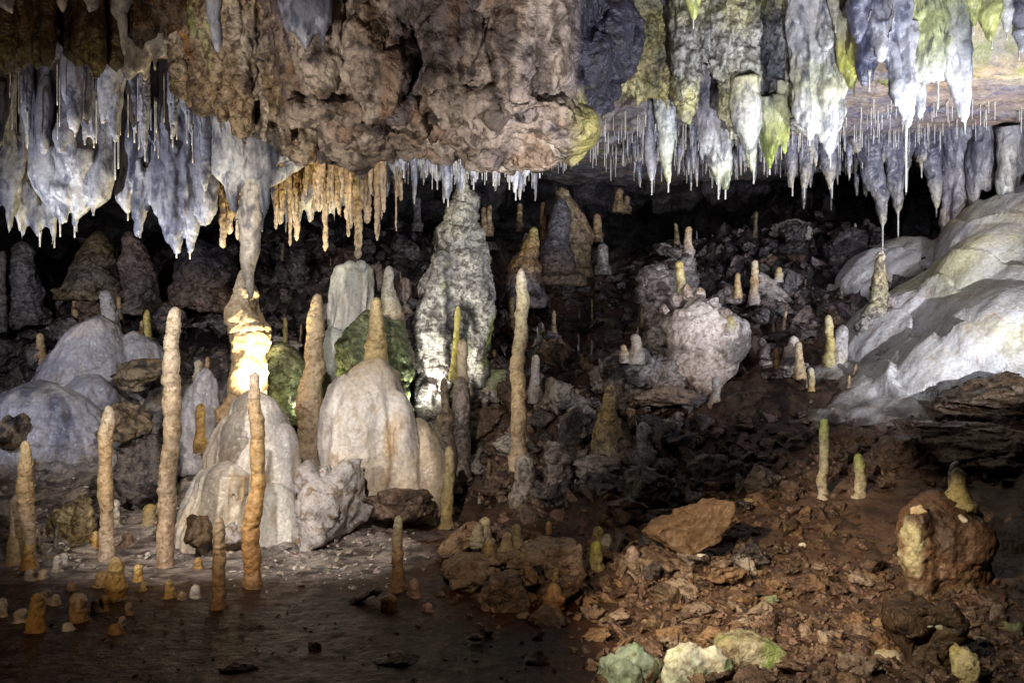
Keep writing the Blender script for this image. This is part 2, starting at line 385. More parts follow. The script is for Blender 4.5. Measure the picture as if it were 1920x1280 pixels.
def drapery(label, fingers, cols, Y, mat='tite', voxel=.016, amp=.035, sc=2.4, st=.35, group=None, depth=.8, tips=(), cat='drapery', name='drapery', ext=.2, rid=.4, fine=.35, sm=2, patch=None, mott=1.05, drips=24):
    """fused hanging folds: each finger is an outline from its tip up to its root (x, y, hw[, dY])"""
    SD[0] += 1; ps = []; rd = random.Random(SD[0]); fingers = list(fingers)
    for k in range(drips):      # little drip points along the lower edges
        f = rd.choice(fingers[:]); i = rd.randrange(max(1, len(f) - 2)); x, y, h = f[i][:3]; dy = f[i][3] if len(f[i]) > 3 else 0
        if h < 5: x, y, h = f[i + 1][:3]
        a = rd.uniform(-.9, .9); x += a * h; y += rd.uniform(0, 1) * max(0, f[min(i + 1, len(f) - 1)][1] - y); w2 = rd.uniform(2.6, 5.5); l = rd.uniform(8, 30); dy2 = dy - math.sqrt(1 - a * a) * h * .8 / F * Y * .9
        fingers.append([(x, y + l, 1.6, dy2), (x, y + l * .4, w2 * .7, dy2), (x, y - 6, w2, dy2), (x + rd.uniform(-3, 3), y - rd.uniform(30, 70), w2 * 1.5, dy2 + .02)])
    for f in fingers:
        cen, rad = prof(f, Y, voxel * 1.2); rad = round_end(cen, rad, 0)
        cen = np.r_[cen, cen[-1:] + [[0, 0, ext]]]; rad = np.r_[rad, rad[-1:]]
        ps.append(tube(cen, rad, 16, depth))
    V, Fc = skin(ps, voxel, SD[0], amp, sc, st, sm, rid, fine, .28)
    t = np.clip((V[:, 2] - V[:, 2].min()) / (np.ptp(V[:, 2])), 0, 1)
    o = obj(name, V, Fc, mat, loc=[V[:, 0].mean(), V[:, 1].mean(), V[:, 2].max()], col=grad(t, list(cols) if len(cols) > 1 else [cols[0]] * 2, V, SD[0], mott, patch)); tag(o, label, cat, group)
    for (x, y, ln) in tips: drip_tip(o, x, y, ln, Y)
    return o

# ---------------------------------------------------------------- loose rocks
import bmesh
def hull(P):
    bm = bmesh.new()
    for p in P: bm.verts.new(p)
    r = bmesh.ops.convex_hull(bm, input=bm.verts)
    bmesh.ops.delete(bm, geom=list(set([g for g in r['geom_interior'] + r['geom_unused'] if isinstance(g, bmesh.types.BMVert)])), context='VERTS')
    bmesh.ops.triangulate(bm, faces=bm.faces); bm.verts.index_update()
    V = np.array([v.co[:] for v in bm.verts]); Fc = np.array([[v.index for v in f.verts] for f in bm.faces]); bm.free()
    return V, Fc
def rock_geo(seed, n=13, dims=(1, 1, 1), res=26, amp=.05, chip=.05, sm=1):
    r = np.random.RandomState(seed); P = r.normal(size=(n, 3)); P /= np.linalg.norm(P, axis=1)[:, None]; P *= r.uniform(.75, 1.0, (n, 1))
    V, Fc = hull(P)
    V, Fc = remesh((V, Fc), 2.0 / res); V = smooth_v(V, Fc, sm); N = normals(V, Fc)
    f1, f2, idv = worley(V * [1, 1, 1.6] + .25 * fbm(V, 2, 2, seed)[:, None], 2.6, seed)
    V = V + N * (amp * 1.3 * fbm(V, 1.3, 5, seed) + amp * .4 * ridged(V * [1, 1, 1.8], 2.6, 3, seed + 2) + chip * .6 * (idv - .5) + chip * 2.2 * facet(V * [1, 1, 1.3], 1.5, seed) + chip * .9 * facet(V, 3.6, seed + 1))[:, None]
    lo, hi = V.min(0), V.max(0)
    return ((V - (lo + hi) / 2) / ((hi - lo) / 2)) * np.asarray(dims), Fc
def boulder(label, px, py, rx, ry, Y=None, mat='rubble', ry_d=1.0, rot=0, tilt=0, cat='rock', name='rock', group=None, n=14, amp=.06, res=None, seed=None, parent=None, chip=.06):
    """a rock whose silhouette is centred at (px,py) with half-sizes rx, ry (px)"""
    SD[0] += 1
    if Y is None: Y = gY(px, py + ry * .8) + rx * .5 / F * 7
    a, b = rx / F * Y, ry / F * Y
    V, Fc = rock_geo(seed or SD[0], n, (a, (a + b) / 2 * ry_d, b), res or int(np.clip(rx * .55, 16, 60)), amp, chip)
    c, s_ = math.cos(tilt), math.sin(tilt); V = V @ np.array([[c, 0, -s_], [0, 1, 0], [s_, 0, c]])
    V = V + at(px, py, Y)
    o = obj(name, V, Fc, mat, parent=parent)
    if parent is None: tag(o, label, cat, group)
    return o
def slab(label, poly, Y, depth, mat='rubble', back=.85, lift=0, cat='rock', name='rock', voxel=.014, amp=.018, skew=0, group=None, cols=None):
    """a broken block: the outline of its near face (px) and its thickness away from us"""
    SD[0] += 1
    A = np.array([at(x, y, Y) for x, y in poly]); c = A.mean(0)
    B = (A - c) * back + c + [skew, depth, lift]
    V, Fc = hull(np.r_[A, B]) if cols is None else hull(np.r_[A, B])
    V, Fc = remesh((V, Fc), voxel); V = smooth_v(V, Fc, 1); N = normals(V, Fc)
    f1, f2, idv = worley(V + .04 * fbm(V, 9, 2, 3)[:, None], 9, SD[0])
    V = V + N * (amp * (1.3 * fbm(V, 6, 5, SD[0]) + .6 * ridged(V * [1, 1, 2], 9, 4, SD[0])) + amp * .5 * (idv - .5) + amp * 2.2 * facet(V, 5, SD[0]))[:, None]
    o = obj(name, V, Fc, mat); tag(o, label, cat, group); return o
# ---------------------------------------------------------------- the setting: ground, ceiling, far wall
mud = (.050, .0185, .006); crust = (.50, .45, .42); rub = (.17, .11, .075); dk = (.050, .043, .045); flw = (.42, .41, .45); brn = (.085, .052, .036)
GP = []
def T(px, py, Y, c, a): p = at(px, py, Y); GP.append((p[0], p[1], p[2], *c, a))
def W(x, y, z, c, a): GP.append((x, y, z, *c, a))
for x in (-9, -5, -2, 0, 2, 4, 8):
    W(x, 1.5, 0, mud, .03)
for px in (-300, 100, 500, 800, 1050): T(px, 1280, 4.42, mud, .03)
for px in (-300, 60, 200, 400, 560, 700): T(px, 1130, 5.75, mud, .03)
for px in (-300, 60, 220, 400): T(px, 1060, 6.73, crust, .05)
T(560, 1050, 6.85, crust, .05); T(680, 1060, 6.75, crust, .05); T(760, 1110, 6.0, mud, .05)
for px in (-250, 80, 220, 330): T(px, 985, 8.1, crust, .10)
T(480, 1000, 7.8, crust, .06); T(620, 990, 7.7, crust, .08); T(720, 960, 8.0, brn, .12); T(850, 985, 8.0, brn, .1)
for px, c in ((-250, crust), (60, crust), (180, crust), (300, crust)): T(px, 860, 9.2, c, .12)
for px in (450, 600, 700): T(px, 830, 9.3, crust, .12)
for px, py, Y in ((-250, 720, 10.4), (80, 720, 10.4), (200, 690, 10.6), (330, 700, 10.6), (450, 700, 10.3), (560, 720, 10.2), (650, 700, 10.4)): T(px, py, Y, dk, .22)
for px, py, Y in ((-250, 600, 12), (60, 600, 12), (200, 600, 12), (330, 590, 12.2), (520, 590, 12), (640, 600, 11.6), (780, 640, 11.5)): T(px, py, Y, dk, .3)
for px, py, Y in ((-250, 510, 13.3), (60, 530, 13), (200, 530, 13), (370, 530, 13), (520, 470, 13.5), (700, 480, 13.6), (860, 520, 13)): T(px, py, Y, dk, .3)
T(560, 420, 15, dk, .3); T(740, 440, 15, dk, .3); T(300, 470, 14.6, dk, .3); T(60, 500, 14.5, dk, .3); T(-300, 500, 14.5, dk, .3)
# middle
for px, py, Y in ((900, 1150, 5.6), (1000, 1110, 6.0), (1100, 1160, 5.5)): T(px, py, Y, mud, .05)
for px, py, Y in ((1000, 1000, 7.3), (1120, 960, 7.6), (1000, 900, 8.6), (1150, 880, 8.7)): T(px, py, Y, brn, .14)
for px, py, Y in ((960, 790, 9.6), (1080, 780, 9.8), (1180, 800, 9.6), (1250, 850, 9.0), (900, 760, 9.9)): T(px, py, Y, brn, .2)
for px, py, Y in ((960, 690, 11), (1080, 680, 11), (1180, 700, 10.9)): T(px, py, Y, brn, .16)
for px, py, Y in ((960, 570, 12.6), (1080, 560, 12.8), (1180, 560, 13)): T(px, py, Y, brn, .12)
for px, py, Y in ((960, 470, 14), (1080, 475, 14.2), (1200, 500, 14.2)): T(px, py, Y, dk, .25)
# right
for px in (1150, 1350, 1550, 1800, 2100): T(px, 1280, 4.45, brn, .05)
for px, py, Y in ((1250, 1150, 5.5), (1450, 1130, 5.6), (1650, 1120, 5.6), (1850, 1130, 5.4), (2100, 1100, 5.6)): T(px, py, Y, rub, .06)
for px, py, Y in ((1250, 1030, 6.6), (1450, 1010, 6.6), (1600, 1000, 6.5), (1800, 980, 6.4), (2050, 950, 6.5)): T(px, py, Y, rub, .07)
for px, py, Y in ((1350, 930, 7.6), (1480, 930, 7.2), (1600, 930, 7.0), (1700, 880, 7.2), (1900, 840, 7.2), (2100, 800, 7.2)): T(px, py, Y, rub, .08)
for px, py, Y in ((1350, 850, 8.6), (1480, 830, 8.4), (1600, 830, 8.2)): T(px, py, Y, brn, .14)
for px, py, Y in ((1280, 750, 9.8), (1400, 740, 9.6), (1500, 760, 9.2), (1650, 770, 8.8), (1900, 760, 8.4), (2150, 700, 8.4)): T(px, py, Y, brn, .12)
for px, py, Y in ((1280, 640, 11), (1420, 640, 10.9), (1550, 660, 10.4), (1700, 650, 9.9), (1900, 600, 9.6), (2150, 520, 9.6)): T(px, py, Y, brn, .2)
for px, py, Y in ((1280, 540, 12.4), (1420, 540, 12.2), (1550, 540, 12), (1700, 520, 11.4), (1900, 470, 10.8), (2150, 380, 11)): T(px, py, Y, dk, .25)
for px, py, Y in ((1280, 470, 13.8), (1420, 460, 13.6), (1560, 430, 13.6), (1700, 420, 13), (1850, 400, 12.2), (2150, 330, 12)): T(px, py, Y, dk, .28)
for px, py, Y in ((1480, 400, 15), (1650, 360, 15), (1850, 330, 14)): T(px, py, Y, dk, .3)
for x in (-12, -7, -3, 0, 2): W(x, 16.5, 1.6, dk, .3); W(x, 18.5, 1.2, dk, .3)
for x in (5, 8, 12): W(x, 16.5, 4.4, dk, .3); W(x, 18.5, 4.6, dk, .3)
for y in (5, 8): W(-10, y, .3, mud, .1)
W(10, 5, 1.6, brn, .1); W(11, 8, 2.8, brn, .1); W(11, 11, 4.2, dk, .2); W(-11, 11, 1.3, dk, .2); W(-11, 14, 2.6, dk, .2)

class RBF:
    def __init__(s, P, Q, eps=.02):
        s.P = P; D = np.linalg.norm(P[:, None] - P[None], axis=2); n = len(P)
        A = np.zeros((n + 1, n + 1)); A[:n, :n] = -D - eps * np.eye(n); A[:n, n] = 1; A[n, :n] = 1
        s.w = np.linalg.solve(A, np.r_[Q, np.zeros((1, Q.shape[1]))])
    def __call__(s, X):
        out = []
        for k in range(0, len(X), 20000):
            D = np.linalg.norm(X[k:k + 20000, None] - s.P[None], axis=2); out.append(-D @ s.w[:-1] + s.w[-1])
        return np.concatenate(out)
GP = np.array(GP); GF = RBF(GP[:, :2], GP[:, 2:])

def ground_at(x, y):
    return ground_many(np.array([[x, y]]))[0]
def ground_many(XY):
    q = GF(XY); P = np.c_[XY, np.zeros(len(XY))]; a = np.clip(q[:, 4], .02, .35)
    f1, f2, idv = worley(P + .15 * np.stack([fbm(P, 2, 2, 5), fbm(P, 2, 2, 6), 0 * P[:, 0]], 1), 2.1, 3)
    g1, g2, id2 = worley(P, 6.5, 9)
    rel = np.clip((a - .05) / .2, 0, 1)
    z = q[:, 0] + a * (.9 * fbm(P, .9, 5, 1) + .25 * ridged(P, 2.2, 5, 2)) + rel * (.20 * (idv - .5) + .16 * np.clip(f2 - f1, 0, .5) + .05 * np.clip(g2 - g1, 0, .4) + .05 * (id2 - .5) + .16 * facet(P + .2 * np.stack([fbm(P, 1.5, 2, 7), fbm(P, 1.5, 2, 8), 0 * P[:, 0]], 1), 1.5, 11) + .07 * facet(P, 4.2, 12)) + .012 * fbm(P, 7, 4, 4)
    lz = z * 2.6 + .8 * fbm(P, .7, 4, 14); sw = lz - np.floor(lz); z = z + rel * .16 * (np.clip(sw * 1.0, 0, 1) ** 3 - .25)
    return z, q

st = .032
xs = np.arange(-8.2, 9.4, st); ys = np.r_[np.arange(1.6, 3.9, .12), np.arange(3.9, 14.6, st), np.arange(14.6, 18.6, .07)]
XX, YY = np.meshgrid(xs, ys); XY = np.c_[XX.ravel(), YY.ravel()]
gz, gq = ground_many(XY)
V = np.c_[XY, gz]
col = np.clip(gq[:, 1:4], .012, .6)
wz = fbm(V, 1.3, 5, 40); w2 = fbm(V * [1, 2.2, 1], 3.5, 5, 41)
lum = col.mean(1, keepdims=True)
near = ((V[:, 1] < 7.3) & (V[:, 0] < .5))[:, None]; m_ = np.clip((.27 + .10 * wz[:, None] - lum) / .07, 0, 1) * near; col = col * (1 - m_) + np.array(mud) * m_; lum = col.mean(1, keepdims=True)
k = np.clip((w2 + .05) * 3, 0, 1)[:, None]; isc = np.clip((lum - .12) / .12, 0, 1)
col = col * (1 - isc * k * .72) * (1 + .5 * np.clip(wz, -.6, .8)[:, None])
# the mud's wet edge wanders
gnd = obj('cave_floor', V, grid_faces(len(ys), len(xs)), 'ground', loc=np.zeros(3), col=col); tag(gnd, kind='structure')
from mathutils.bvhtree import BVHTree
from mathutils import Vector
gtree = BVHTree.FromPolygons([tuple(v) for v in V.tolist()], grid_faces(len(ys), len(xs)).tolist())
def drop(x, y, z=6.0):
    h = gtree.ray_cast(Vector((x, y, z)), Vector((0, 0, -1)))
    return h[0].z if h[0] else 0.0
def hit_ground(px, py):
    d = Vector(at(px, py, 1.0)) - Vector((0, 0, CZ)); h = gtree.ray_cast(Vector((0, 0, CZ)), d.normalized())
    return h[0]

CP = []
def K(px, py, Y, c=(.5, .5, .5), a=.12): p = at(px, py, Y); CP.append((p[0], p[1], p[2], *c, a))
def KW(x, y, z, c=(.5, .5, .5), a=.12): CP.append((x, y, z, *c, a))
lb = (.88, .85, .93); gd = (.45, .45, .5); br = (.5, .36, .24)
for x in (-8, -4, 0): KW(x, 2, 4.2, br); KW(x, 4.5, 4.2, br)
for x in (4, 8): KW(x, 2, 5.2, gd); KW(x, 5, 5.3, lb)
for x in (-8, -4, -2.5): KW(x, 7, 4.25, br); KW(x, 8.6, 4.15, gd); KW(x, 10.5, 4.2, gd); KW(x, 13, 4.6, gd); KW(x, 16, 4.8, gd)
KW(-1.6, 9.6, 3.62, gd, .06); KW(-.7, 9.6, 3.62, gd, .06); KW(0.1, 9.6, 3.62, gd, .06); KW(-1, 11, 3.75, gd, .06); KW(0, 11.5, 3.9, gd, .06); KW(-2.2, 9.2, 3.75, gd, .06); KW(-1.0, 8.6, 3.65, gd, .06); KW(0.1, 8.6, 3.65, gd, .06)
KW(-.6, 6.5, 4.6, br); KW(1.2, 7.2, 4.9, gd)
for x in (1.0, 1.8, 2.6): KW(x, 8.9, 5.3, gd); KW(x, 9.7, 4.5, lb, .06); KW(x, 11, 4.45, lb, .06); KW(x, 13, 4.45, lb, .06)
for x in (3.3, 4.0, 4.8, 5.6): KW(x, 7.55, 5.35, (.8, .9, .4)); KW(x, 8.05, 4.42, (1, .95, .75) if x < 5 else (.8, .95, .35), .06); KW(x, 9.5, 4.38, (.95, .88, .86), .06); KW(x, 11, 4.30, lb, .06); KW(x, 12.5, 4.3, lb, .06); KW(x, 14.5, 4.6, lb, .06)
for x, y, z in ((3, 6.5, 5.3), (5, 6.5, 5.4), (7, 8.5, 4.3), (6.8, 11, 4.15), (7, 13, 4.1), (8.5, 11, 3.9), (9, 8, 4), (.6, 12, 4.2), (.6, 10, 4.3)): KW(x, y, z, lb, .06)
for x in (-8, -4, 0, 3, 6, 9): KW(x, 18.5, 4.9, gd)
CP = np.array(CP); CF = RBF(CP[:, :2], CP[:, 2:])
xs = np.arange(-8.2, 9.4, .045); ys = np.arange(2.0, 18.6, .045)
XX, YY = np.meshgrid(xs, ys); XY = np.c_[XX.ravel(), YY.ravel()]
q = CF(XY); P = np.c_[XY, np.zeros(len(XY))]
cz = q[:, 0] + q[:, 4] * (1.1 * fbm(P, .8, 4, 60) + .5 * ridged(P, 1.6, 5, 61)) + .045 * ridged(P * [1, 1.6, 1], 3.2, 4, 62)
V = np.c_[XY, cz]
ccol = np.clip(q[:, 1:4], .2, 1.0)
cv = fbm(P * [1, 2.5, 1], .8, 4, 63); ccol = ccol * (1 + np.clip(cv, -.5, .5)[:, None] * np.array([.5, .2, -.2]))
ceil = obj('cave_ceiling', V, grid_faces(len(ys), len(xs))[:, ::-1], 'ceil_rock', loc=np.zeros(3), col=ccol); tag(ceil, kind='structure')
ctree = BVHTree.FromPolygons([tuple(v) for v in V.tolist()], grid_faces(len(ys), len(xs)).tolist())
def ceil_z(x, y):
    h = ctree.ray_cast(Vector((x, y, -1)), Vector((0, 0, 1))); return h[0].z if h[0] else 4.5
def hit_ceil(px, py):
    d = Vector(at(px, py, 1.0)) - Vector((0, 0, CZ)); h = ctree.ray_cast(Vector((0, 0, CZ)), d.normalized()); return h[0]

# the far wall closes the chamber
th = np.linspace(math.radians(-20), math.radians(200), 260); zz = np.linspace(-1, 7, 110)
A, Z = np.meshgrid(th, zz)
V = np.c_[(.5 + 8.9 * np.cos(A)).ravel(), (7.5 + 10.6 * np.sin(A)).ravel(), Z.ravel()]
d = fbm(V, .5, 5, 70) * .9 + ridged(V * [1, 1, 1.6], 1.3, 5, 71) * .35
V[:, :2] += (V[:, :2] - [.5, 7.5]) / 10 * d[:, None]
wl = obj('cave_wall', V, grid_faces(len(zz), len(th)), 'dark_wall', loc=np.zeros(3)); tag(wl, kind='structure')
# ---------------------------------------------------------------- the great hanging rock
def loft(rings, n=64):
    out = []
    for z, P in rings:
        P = np.array(P, float); Q = np.r_[P, P[:1]]; s = np.r_[0, np.cumsum(np.linalg.norm(np.diff(Q, axis=0), axis=1))]
        u = np.linspace(0, s[-1], n, endpoint=False); out.append(np.c_[np.interp(u, s, Q[:, 0]), np.interp(u, s, Q[:, 1]), np.full(n, z)])
    V = np.concatenate(out); Fc = grid_faces(len(rings), n, True); k = len(V)
    V = np.r_[V, [out[0].mean(0)], [out[-1].mean(0)]]; j = np.arange(n); j2 = (j + 1) % n
    return V, np.r_[tris(Fc), np.stack([np.full(n, k), j2, j], 1), np.stack([np.full(n, k + 1), (len(rings) - 1) * n + j, (len(rings) - 1) * n + j2], 1)]
body = loft([(3.33, [(-1.1, 6.75), (.15, 6.8), (.35, 7.7), (-1.7, 7.8)]), (3.42, [(-1.4, 6.45), (.30, 6.5), (.52, 7.8), (-1.9, 7.95)]), (3.62, [(-1.55, 6.3), (.345, 6.3), (.72, 7.9), (-2.0, 8.1)]),
    (4.0, [(-1.62, 6.2), (.355, 6.2), (1.0, 7.9), (-2.1, 8.2)]), (4.35, [(-1.7, 6.1), (.36, 6.1), (1.1, 7.8), (-2.2, 8.4)]), (5.6, [(-1.8, 6.0), (.38, 6.0), (1.15, 7.9), (-2.3, 8.4)])])
ps = [body]
r = random.Random(5)
for k in range(70):   # chunky broken underside
    x = r.uniform(-1.5, .45); y = r.uniform(6.4, 7.7); ps.append(ball((x, y, 3.42 - .07 * r.random()), (r.uniform(.06, .24), r.uniform(.06, .28), r.uniform(.05, .16)), 7, r.uniform(0, 3)))
ps.append(ball((.23, 7.35, 3.33), (.12, .2, .10), 8)); ps.append(ball((.1, 7.2, 3.36), (.3, .3, .12), 8))
for x, y, z, a, b2, c in ((-.95, 6.2, 3.75, .25, .14, .5), (-.45, 6.2, 3.95, .22, .12, .5), (.05, 6.22, 3.8, .2, .10, .4), (-.7, 6.15, 4.2, .3, .15, .3), (-1.35, 6.2, 3.9, .16, .18, .5), (-.2, 6.12, 4.25, .22, .14, .25), (.75, 7.0, 4.1, .14, .3, .3), (.62, 6.8, 3.9, .12, .2, .2), (.9, 7.3, 4.2, .15, .2, .3)):
    ps.append(ball((x, y, z), (a, b2, c), 9))
V, Fc = remesh(ps, .019); V = smooth_v(V, Fc, 2); N = normals(V, Fc); q = V * [1, 1, .3]
f1, f2, idv = worley(V + .1 * fbm(V, 3, 3, 8)[:, None], 3.2, 4); under = np.clip((3.62 - V[:, 2]) * 4, 0, 1)
V = V + N * (.12 * fbm(q, 1.3, 4, 80) + .075 * facet(V * [1, 1, .4] + .12 * np.stack([fbm(V, 2, 3, 87), fbm(V, 2, 3, 88), fbm(V, 2, 3, 89)], 1), 1.8, 81) + .035 * facet(V * [1, 1, .7] + .06 * fbm(V, 4, 3, 90)[:, None], 5.5, 83) + .045 * fbm(V, 6, 5, 82) + .03 * ridged(V * [1, 1, .5], 9, 3, 85) + .05 * ridged(q, 2.6, 3, 84) + under * (.09 * (idv - .5) + .05 * np.clip(f2 - f1, 0, .4)))[:, None]
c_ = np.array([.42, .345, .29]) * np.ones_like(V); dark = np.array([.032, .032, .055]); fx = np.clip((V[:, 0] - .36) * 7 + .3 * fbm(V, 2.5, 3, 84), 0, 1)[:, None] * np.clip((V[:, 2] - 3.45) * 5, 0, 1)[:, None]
c_ = c_ * (1 - fx) + dark * fx  # shade of the right flank mixed into its colour as blue black
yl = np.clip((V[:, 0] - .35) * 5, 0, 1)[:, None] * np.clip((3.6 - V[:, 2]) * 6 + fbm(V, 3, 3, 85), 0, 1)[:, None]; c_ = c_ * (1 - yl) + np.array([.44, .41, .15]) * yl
orn = np.clip(fbm(V * [1, 1, .5], 2.2, 4, 86) * 3 - .5, 0, 1)[:, None] * np.clip((-.3 - V[:, 0]) * 2, 0, 1)[:, None]; c_ = c_ * (1 - orn * .6) + np.array([.36, .19, .08]) * orn * .6
rock('mass', (.72, .70, .68), (1.15, 1.13, 1.12), (.30, .27, .25), s=2.6, c3amt=.5, bump=.7, bs=20, rough=.45, crack=.8, use_col=True)
q3 = V * [1, 1, .28]; mo = lambda sc, sd, a, b: np.clip((fbm(q3, sc, 4, sd) - a) * b, 0, 1)[:, None]
for colr, sc, sd, a, b, am in (((.60, .52, .43), 2.4, 201, .05, 6, .8), ((.17, .14, .16), 1.9, 202, .06, 6, .9), ((.36, .20, .10), 3.1, 203, .14, 6, .5), ((.09, .068, .055), 4.3, 204, .10, 8, .85)):
    m_ = mo(sc, sd, a, b) * am * (1 - yl) * (1 - fx); c_ = c_ * (1 - m_) + np.array(colr) * m_
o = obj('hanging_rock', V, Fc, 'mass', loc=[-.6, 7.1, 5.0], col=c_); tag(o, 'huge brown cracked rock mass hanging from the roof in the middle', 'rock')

# ---------------------------------------------------------------- left: brown drip wall and grey draperies
r = random.Random(11)
fs = []
for k in range(54):
    x = r.uniform(318, 540); e = 175 + (x - 318) * .62; b = r.uniform(.28, 1.0) * e; b = max(40, b)
    w_ = r.uniform(6, 17); dy = -.30 * (1 - b / e) + r.uniform(-.06, .06) + .3 * abs(x - 430) / 110 - .15
    fs.append([(x, b, w_ * .35, dy), (x, b - 14, w_ * .8, dy), (x + r.uniform(-4, 4), b - 60, w_ * 1.15, dy), (x, -60, w_ * 1.5, dy - .1)])
for x in range(325, 560, 22): fs.append([(x, 150 + (x - 318) * .62, 24, .30), (x, -60, 30, .3)])
cw = drapery('brown and orange ribbed drip wall left of the hanging rock', fs, ((.48, .41, .30), (.46, .34, .20), (.52, .44, .34), (.46, .28, .13), (.32, .25, .18)), 7.0, mat='stal_rough', voxel=.018, amp=.07, sc=3.4, st=.35, depth=1., rid=.5, fine=.6, patch=[((.66, .58, .47), .36, 3.4), ((.52, .25, .06), .30, 3.0), ((.38, .50, .12), .22, 2.6)], drips=60, cat='rock wall', name='drip_wall')
# algae patches on it come from its own material
drapery('brown shaggy stalactite bank with dark undersides in the upper left', [[(x, b, w_ * .4, d), (x, b - 20, w_, d), (x, -80, w_ * 1.5, d)] for x, b, w_, d in
    ((-20, 120, 40, .2), (8, 128, 18, 0), (30, 122, 22, .1), (55, 105, 26, .1), (78, 126, 20, 0), (104, 138, 11, -.1), (130, 118, 24, .1), (160, 122, 20, 0), (188, 145, 9, -.05), (205, 128, 16, .1), (150, 60, 40, .2), (90, 60, 60, .3), (20, 60, 60, .3), (230, 60, 30, .3), (270, 30, 40, .4), (310, 30, 30, .4))],
    ((.30, .26, .11), (.14, .085, .04), (.12, .07, .03), (.16, .10, .06)), 6.4, mat='stal_rough', voxel=.02, amp=.05, sc=3, st=.35, cat='rock bank', name='stalactite_bank')
gl = 'grey stalactite draperies on the left'
lo_ = ((.56, .56, .56), (.48, .48, .50), (.27, .27, .30), (.26, .26, .29), (.19, .19, .22), (.30, .29, .30))  # light from below put into the colour: pale belly, dark upper folds
drapery('wide grey drapery with a pale rounded belly and two drip points, far left', [
    [(113, 425, 3), (112, 412, 5), (108, 395, 16), (100, 350, 34), (98, 290, 32), (92, 200, 22), (90, 130, 22)],
    [(140, 424, 3), (141, 412, 5), (148, 395, 14), (150, 350, 34), (150, 290, 34, -.1), (140, 230, 22), (135, 130, 22)],
    [(176, 392, 8), (182, 370, 20), (190, 330, 26), (190, 280, 18), (188, 200, 12), (190, 130, 16)],
    [(84, 372, 12), (78, 330, 18, -.05), (74, 280, 16), (70, 200, 12), (70, 130, 18)],
    [(205, 350, 6), (206, 320, 10), (205, 270, 10), (204, 150, 14)],
    [(106, 298, 3, -.22), (106, 270, 8, -.22), (104, 220, 13, -.2), (104, 150, 16, -.1)],
    [(139, 302, 3, -.25), (140, 285, 8, -.25), (143, 262, 20, -.2), (146, 230, 18, -.15), (146, 140, 20, -.1)],
    [(124, 400, 20), (124, 360, 40), (124, 300, 36, .1), (124, 140, 30, .1)]], lo_, 8.0, tips=((113, 428, 16), (140, 428, 18), (139, 303, 10), (106, 300, 38)), group=gl)
drapery('narrow dark grey drapery at the edge of the picture, top of the left side', [
    [(22, 408, 3), (22, 395, 8), (15, 350, 22), (8, 290, 24), (5, 200, 20), (5, 120, 24)], [(17, 285, 3, -.15), (15, 265, 9, -.15), (14, 230, 12, -.12), (14, 140, 14)],
    [(-5, 380, 14), (-12, 300, 22), (-12, 130, 24)], [(36, 340, 6), (38, 320, 9), (36, 260, 10, .1), (40, 140, 14, .1)]], lo_, 8.3, tips=((22, 410, 16),), group=gl)
drapery('pale lumpy drapery foot hanging lowest at the far left', [
    [(75, 452, 3), (73, 440, 7), (70, 415, 18), (66, 380, 24), (60, 320, 20), (60, 150, 20)], [(102, 452, 3), (100, 440, 6), (94, 415, 12), (88, 380, 20), (84, 300, 20), (84, 150, 20)],
    [(45, 430, 8), (42, 400, 14), (42, 370, 16), (46, 320, 14), (48, 200, 14)]], ((.66, .66, .66), (.5, .5, .55), (.3, .3, .36), (.3, .3, .35)), 8.75, tips=((75, 455, 8), (102, 455, 10)), group=gl)
drapery('dark grey folded drapery sheet ending in one soft point, between pale belly and ribbed sheet', [
    [(240, 402, 3), (238, 392, 7), (232, 372, 16), (226, 340, 14), (222, 260, 10), (222, 150, 14)], [(262, 372, 8), (258, 340, 22), (250, 290, 28), (246, 230, 26), (244, 120, 26)],
    [(282, 330, 8), (280, 300, 16), (276, 240, 20), (272, 150, 22)], [(300, 270, 6, -.1), (298, 240, 13, -.1), (292, 190, 16), (290, 120, 18)]], ((.5, .5, .52), (.34, .34, .38), (.20, .20, .25), (.22, .22, .27), (.32, .32, .36)), 8.2, tips=((240, 404, 10),), group=gl)
drapery('broad crumpled grey drapery with a blue pointed tip left of the drip wall', [
    [(331, 474, 3), (331, 462, 7), (328, 440, 20), (326, 410, 28), (322, 360, 30), (324, 300, 26), (330, 220, 24), (335, 120, 26)], [(356, 476, 2), (356, 462, 4), (356, 445, 8), (352, 420, 18), (350, 380, 20), (350, 300, 20), (350, 120, 20)],
    [(300, 410, 8), (296, 380, 14), (296, 330, 14), (305, 260, 14), (310, 120, 20)], [(384, 425, 8), (386, 395, 20), (388, 350, 20), (384, 280, 16), (380, 120, 20)], [(262, 430, 3), (263, 410, 7), (268, 385, 11), (280, 350, 10), (290, 300, 10)]],
    ((.44, .46, .56), (.44, .44, .48), (.26, .26, .31), (.24, .24, .29), (.28, .28, .33)), 8.1, mat='tite', amp=.05, sc=3.4, tips=((331, 476, 8), (356, 478, 8)), group=gl, fine=.5)
drapery('pale cone stalactite with a long double drip straw in front of dark drapery', [[(216, 236, 2), (214, 222, 7), (209, 205, 16), (206, 175, 22), (210, 145, 26), (215, 110, 30)]], ((.66, .65, .62), (.5, .5, .54), (.42, .42, .46)), 7.7, tips=((216, 238, 100), (222, 232, 85)), group=gl)
drapery('short pale knobbly stalactite pair under the brown stalactite bank', [[(176, 265, 3), (172, 250, 10), (166, 225, 16), (160, 190, 15), (156, 130, 18)], [(160, 232, 3, -.1), (157, 215, 9, -.1), (150, 190, 15, -.1), (140, 150, 16, -.1)]], ((.62, .6, .58), (.5, .5, .54), (.34, .34, .4), (.5, .5, .5)), 7.75, tips=((176, 268, 10), (160, 234, 8)), group=gl)
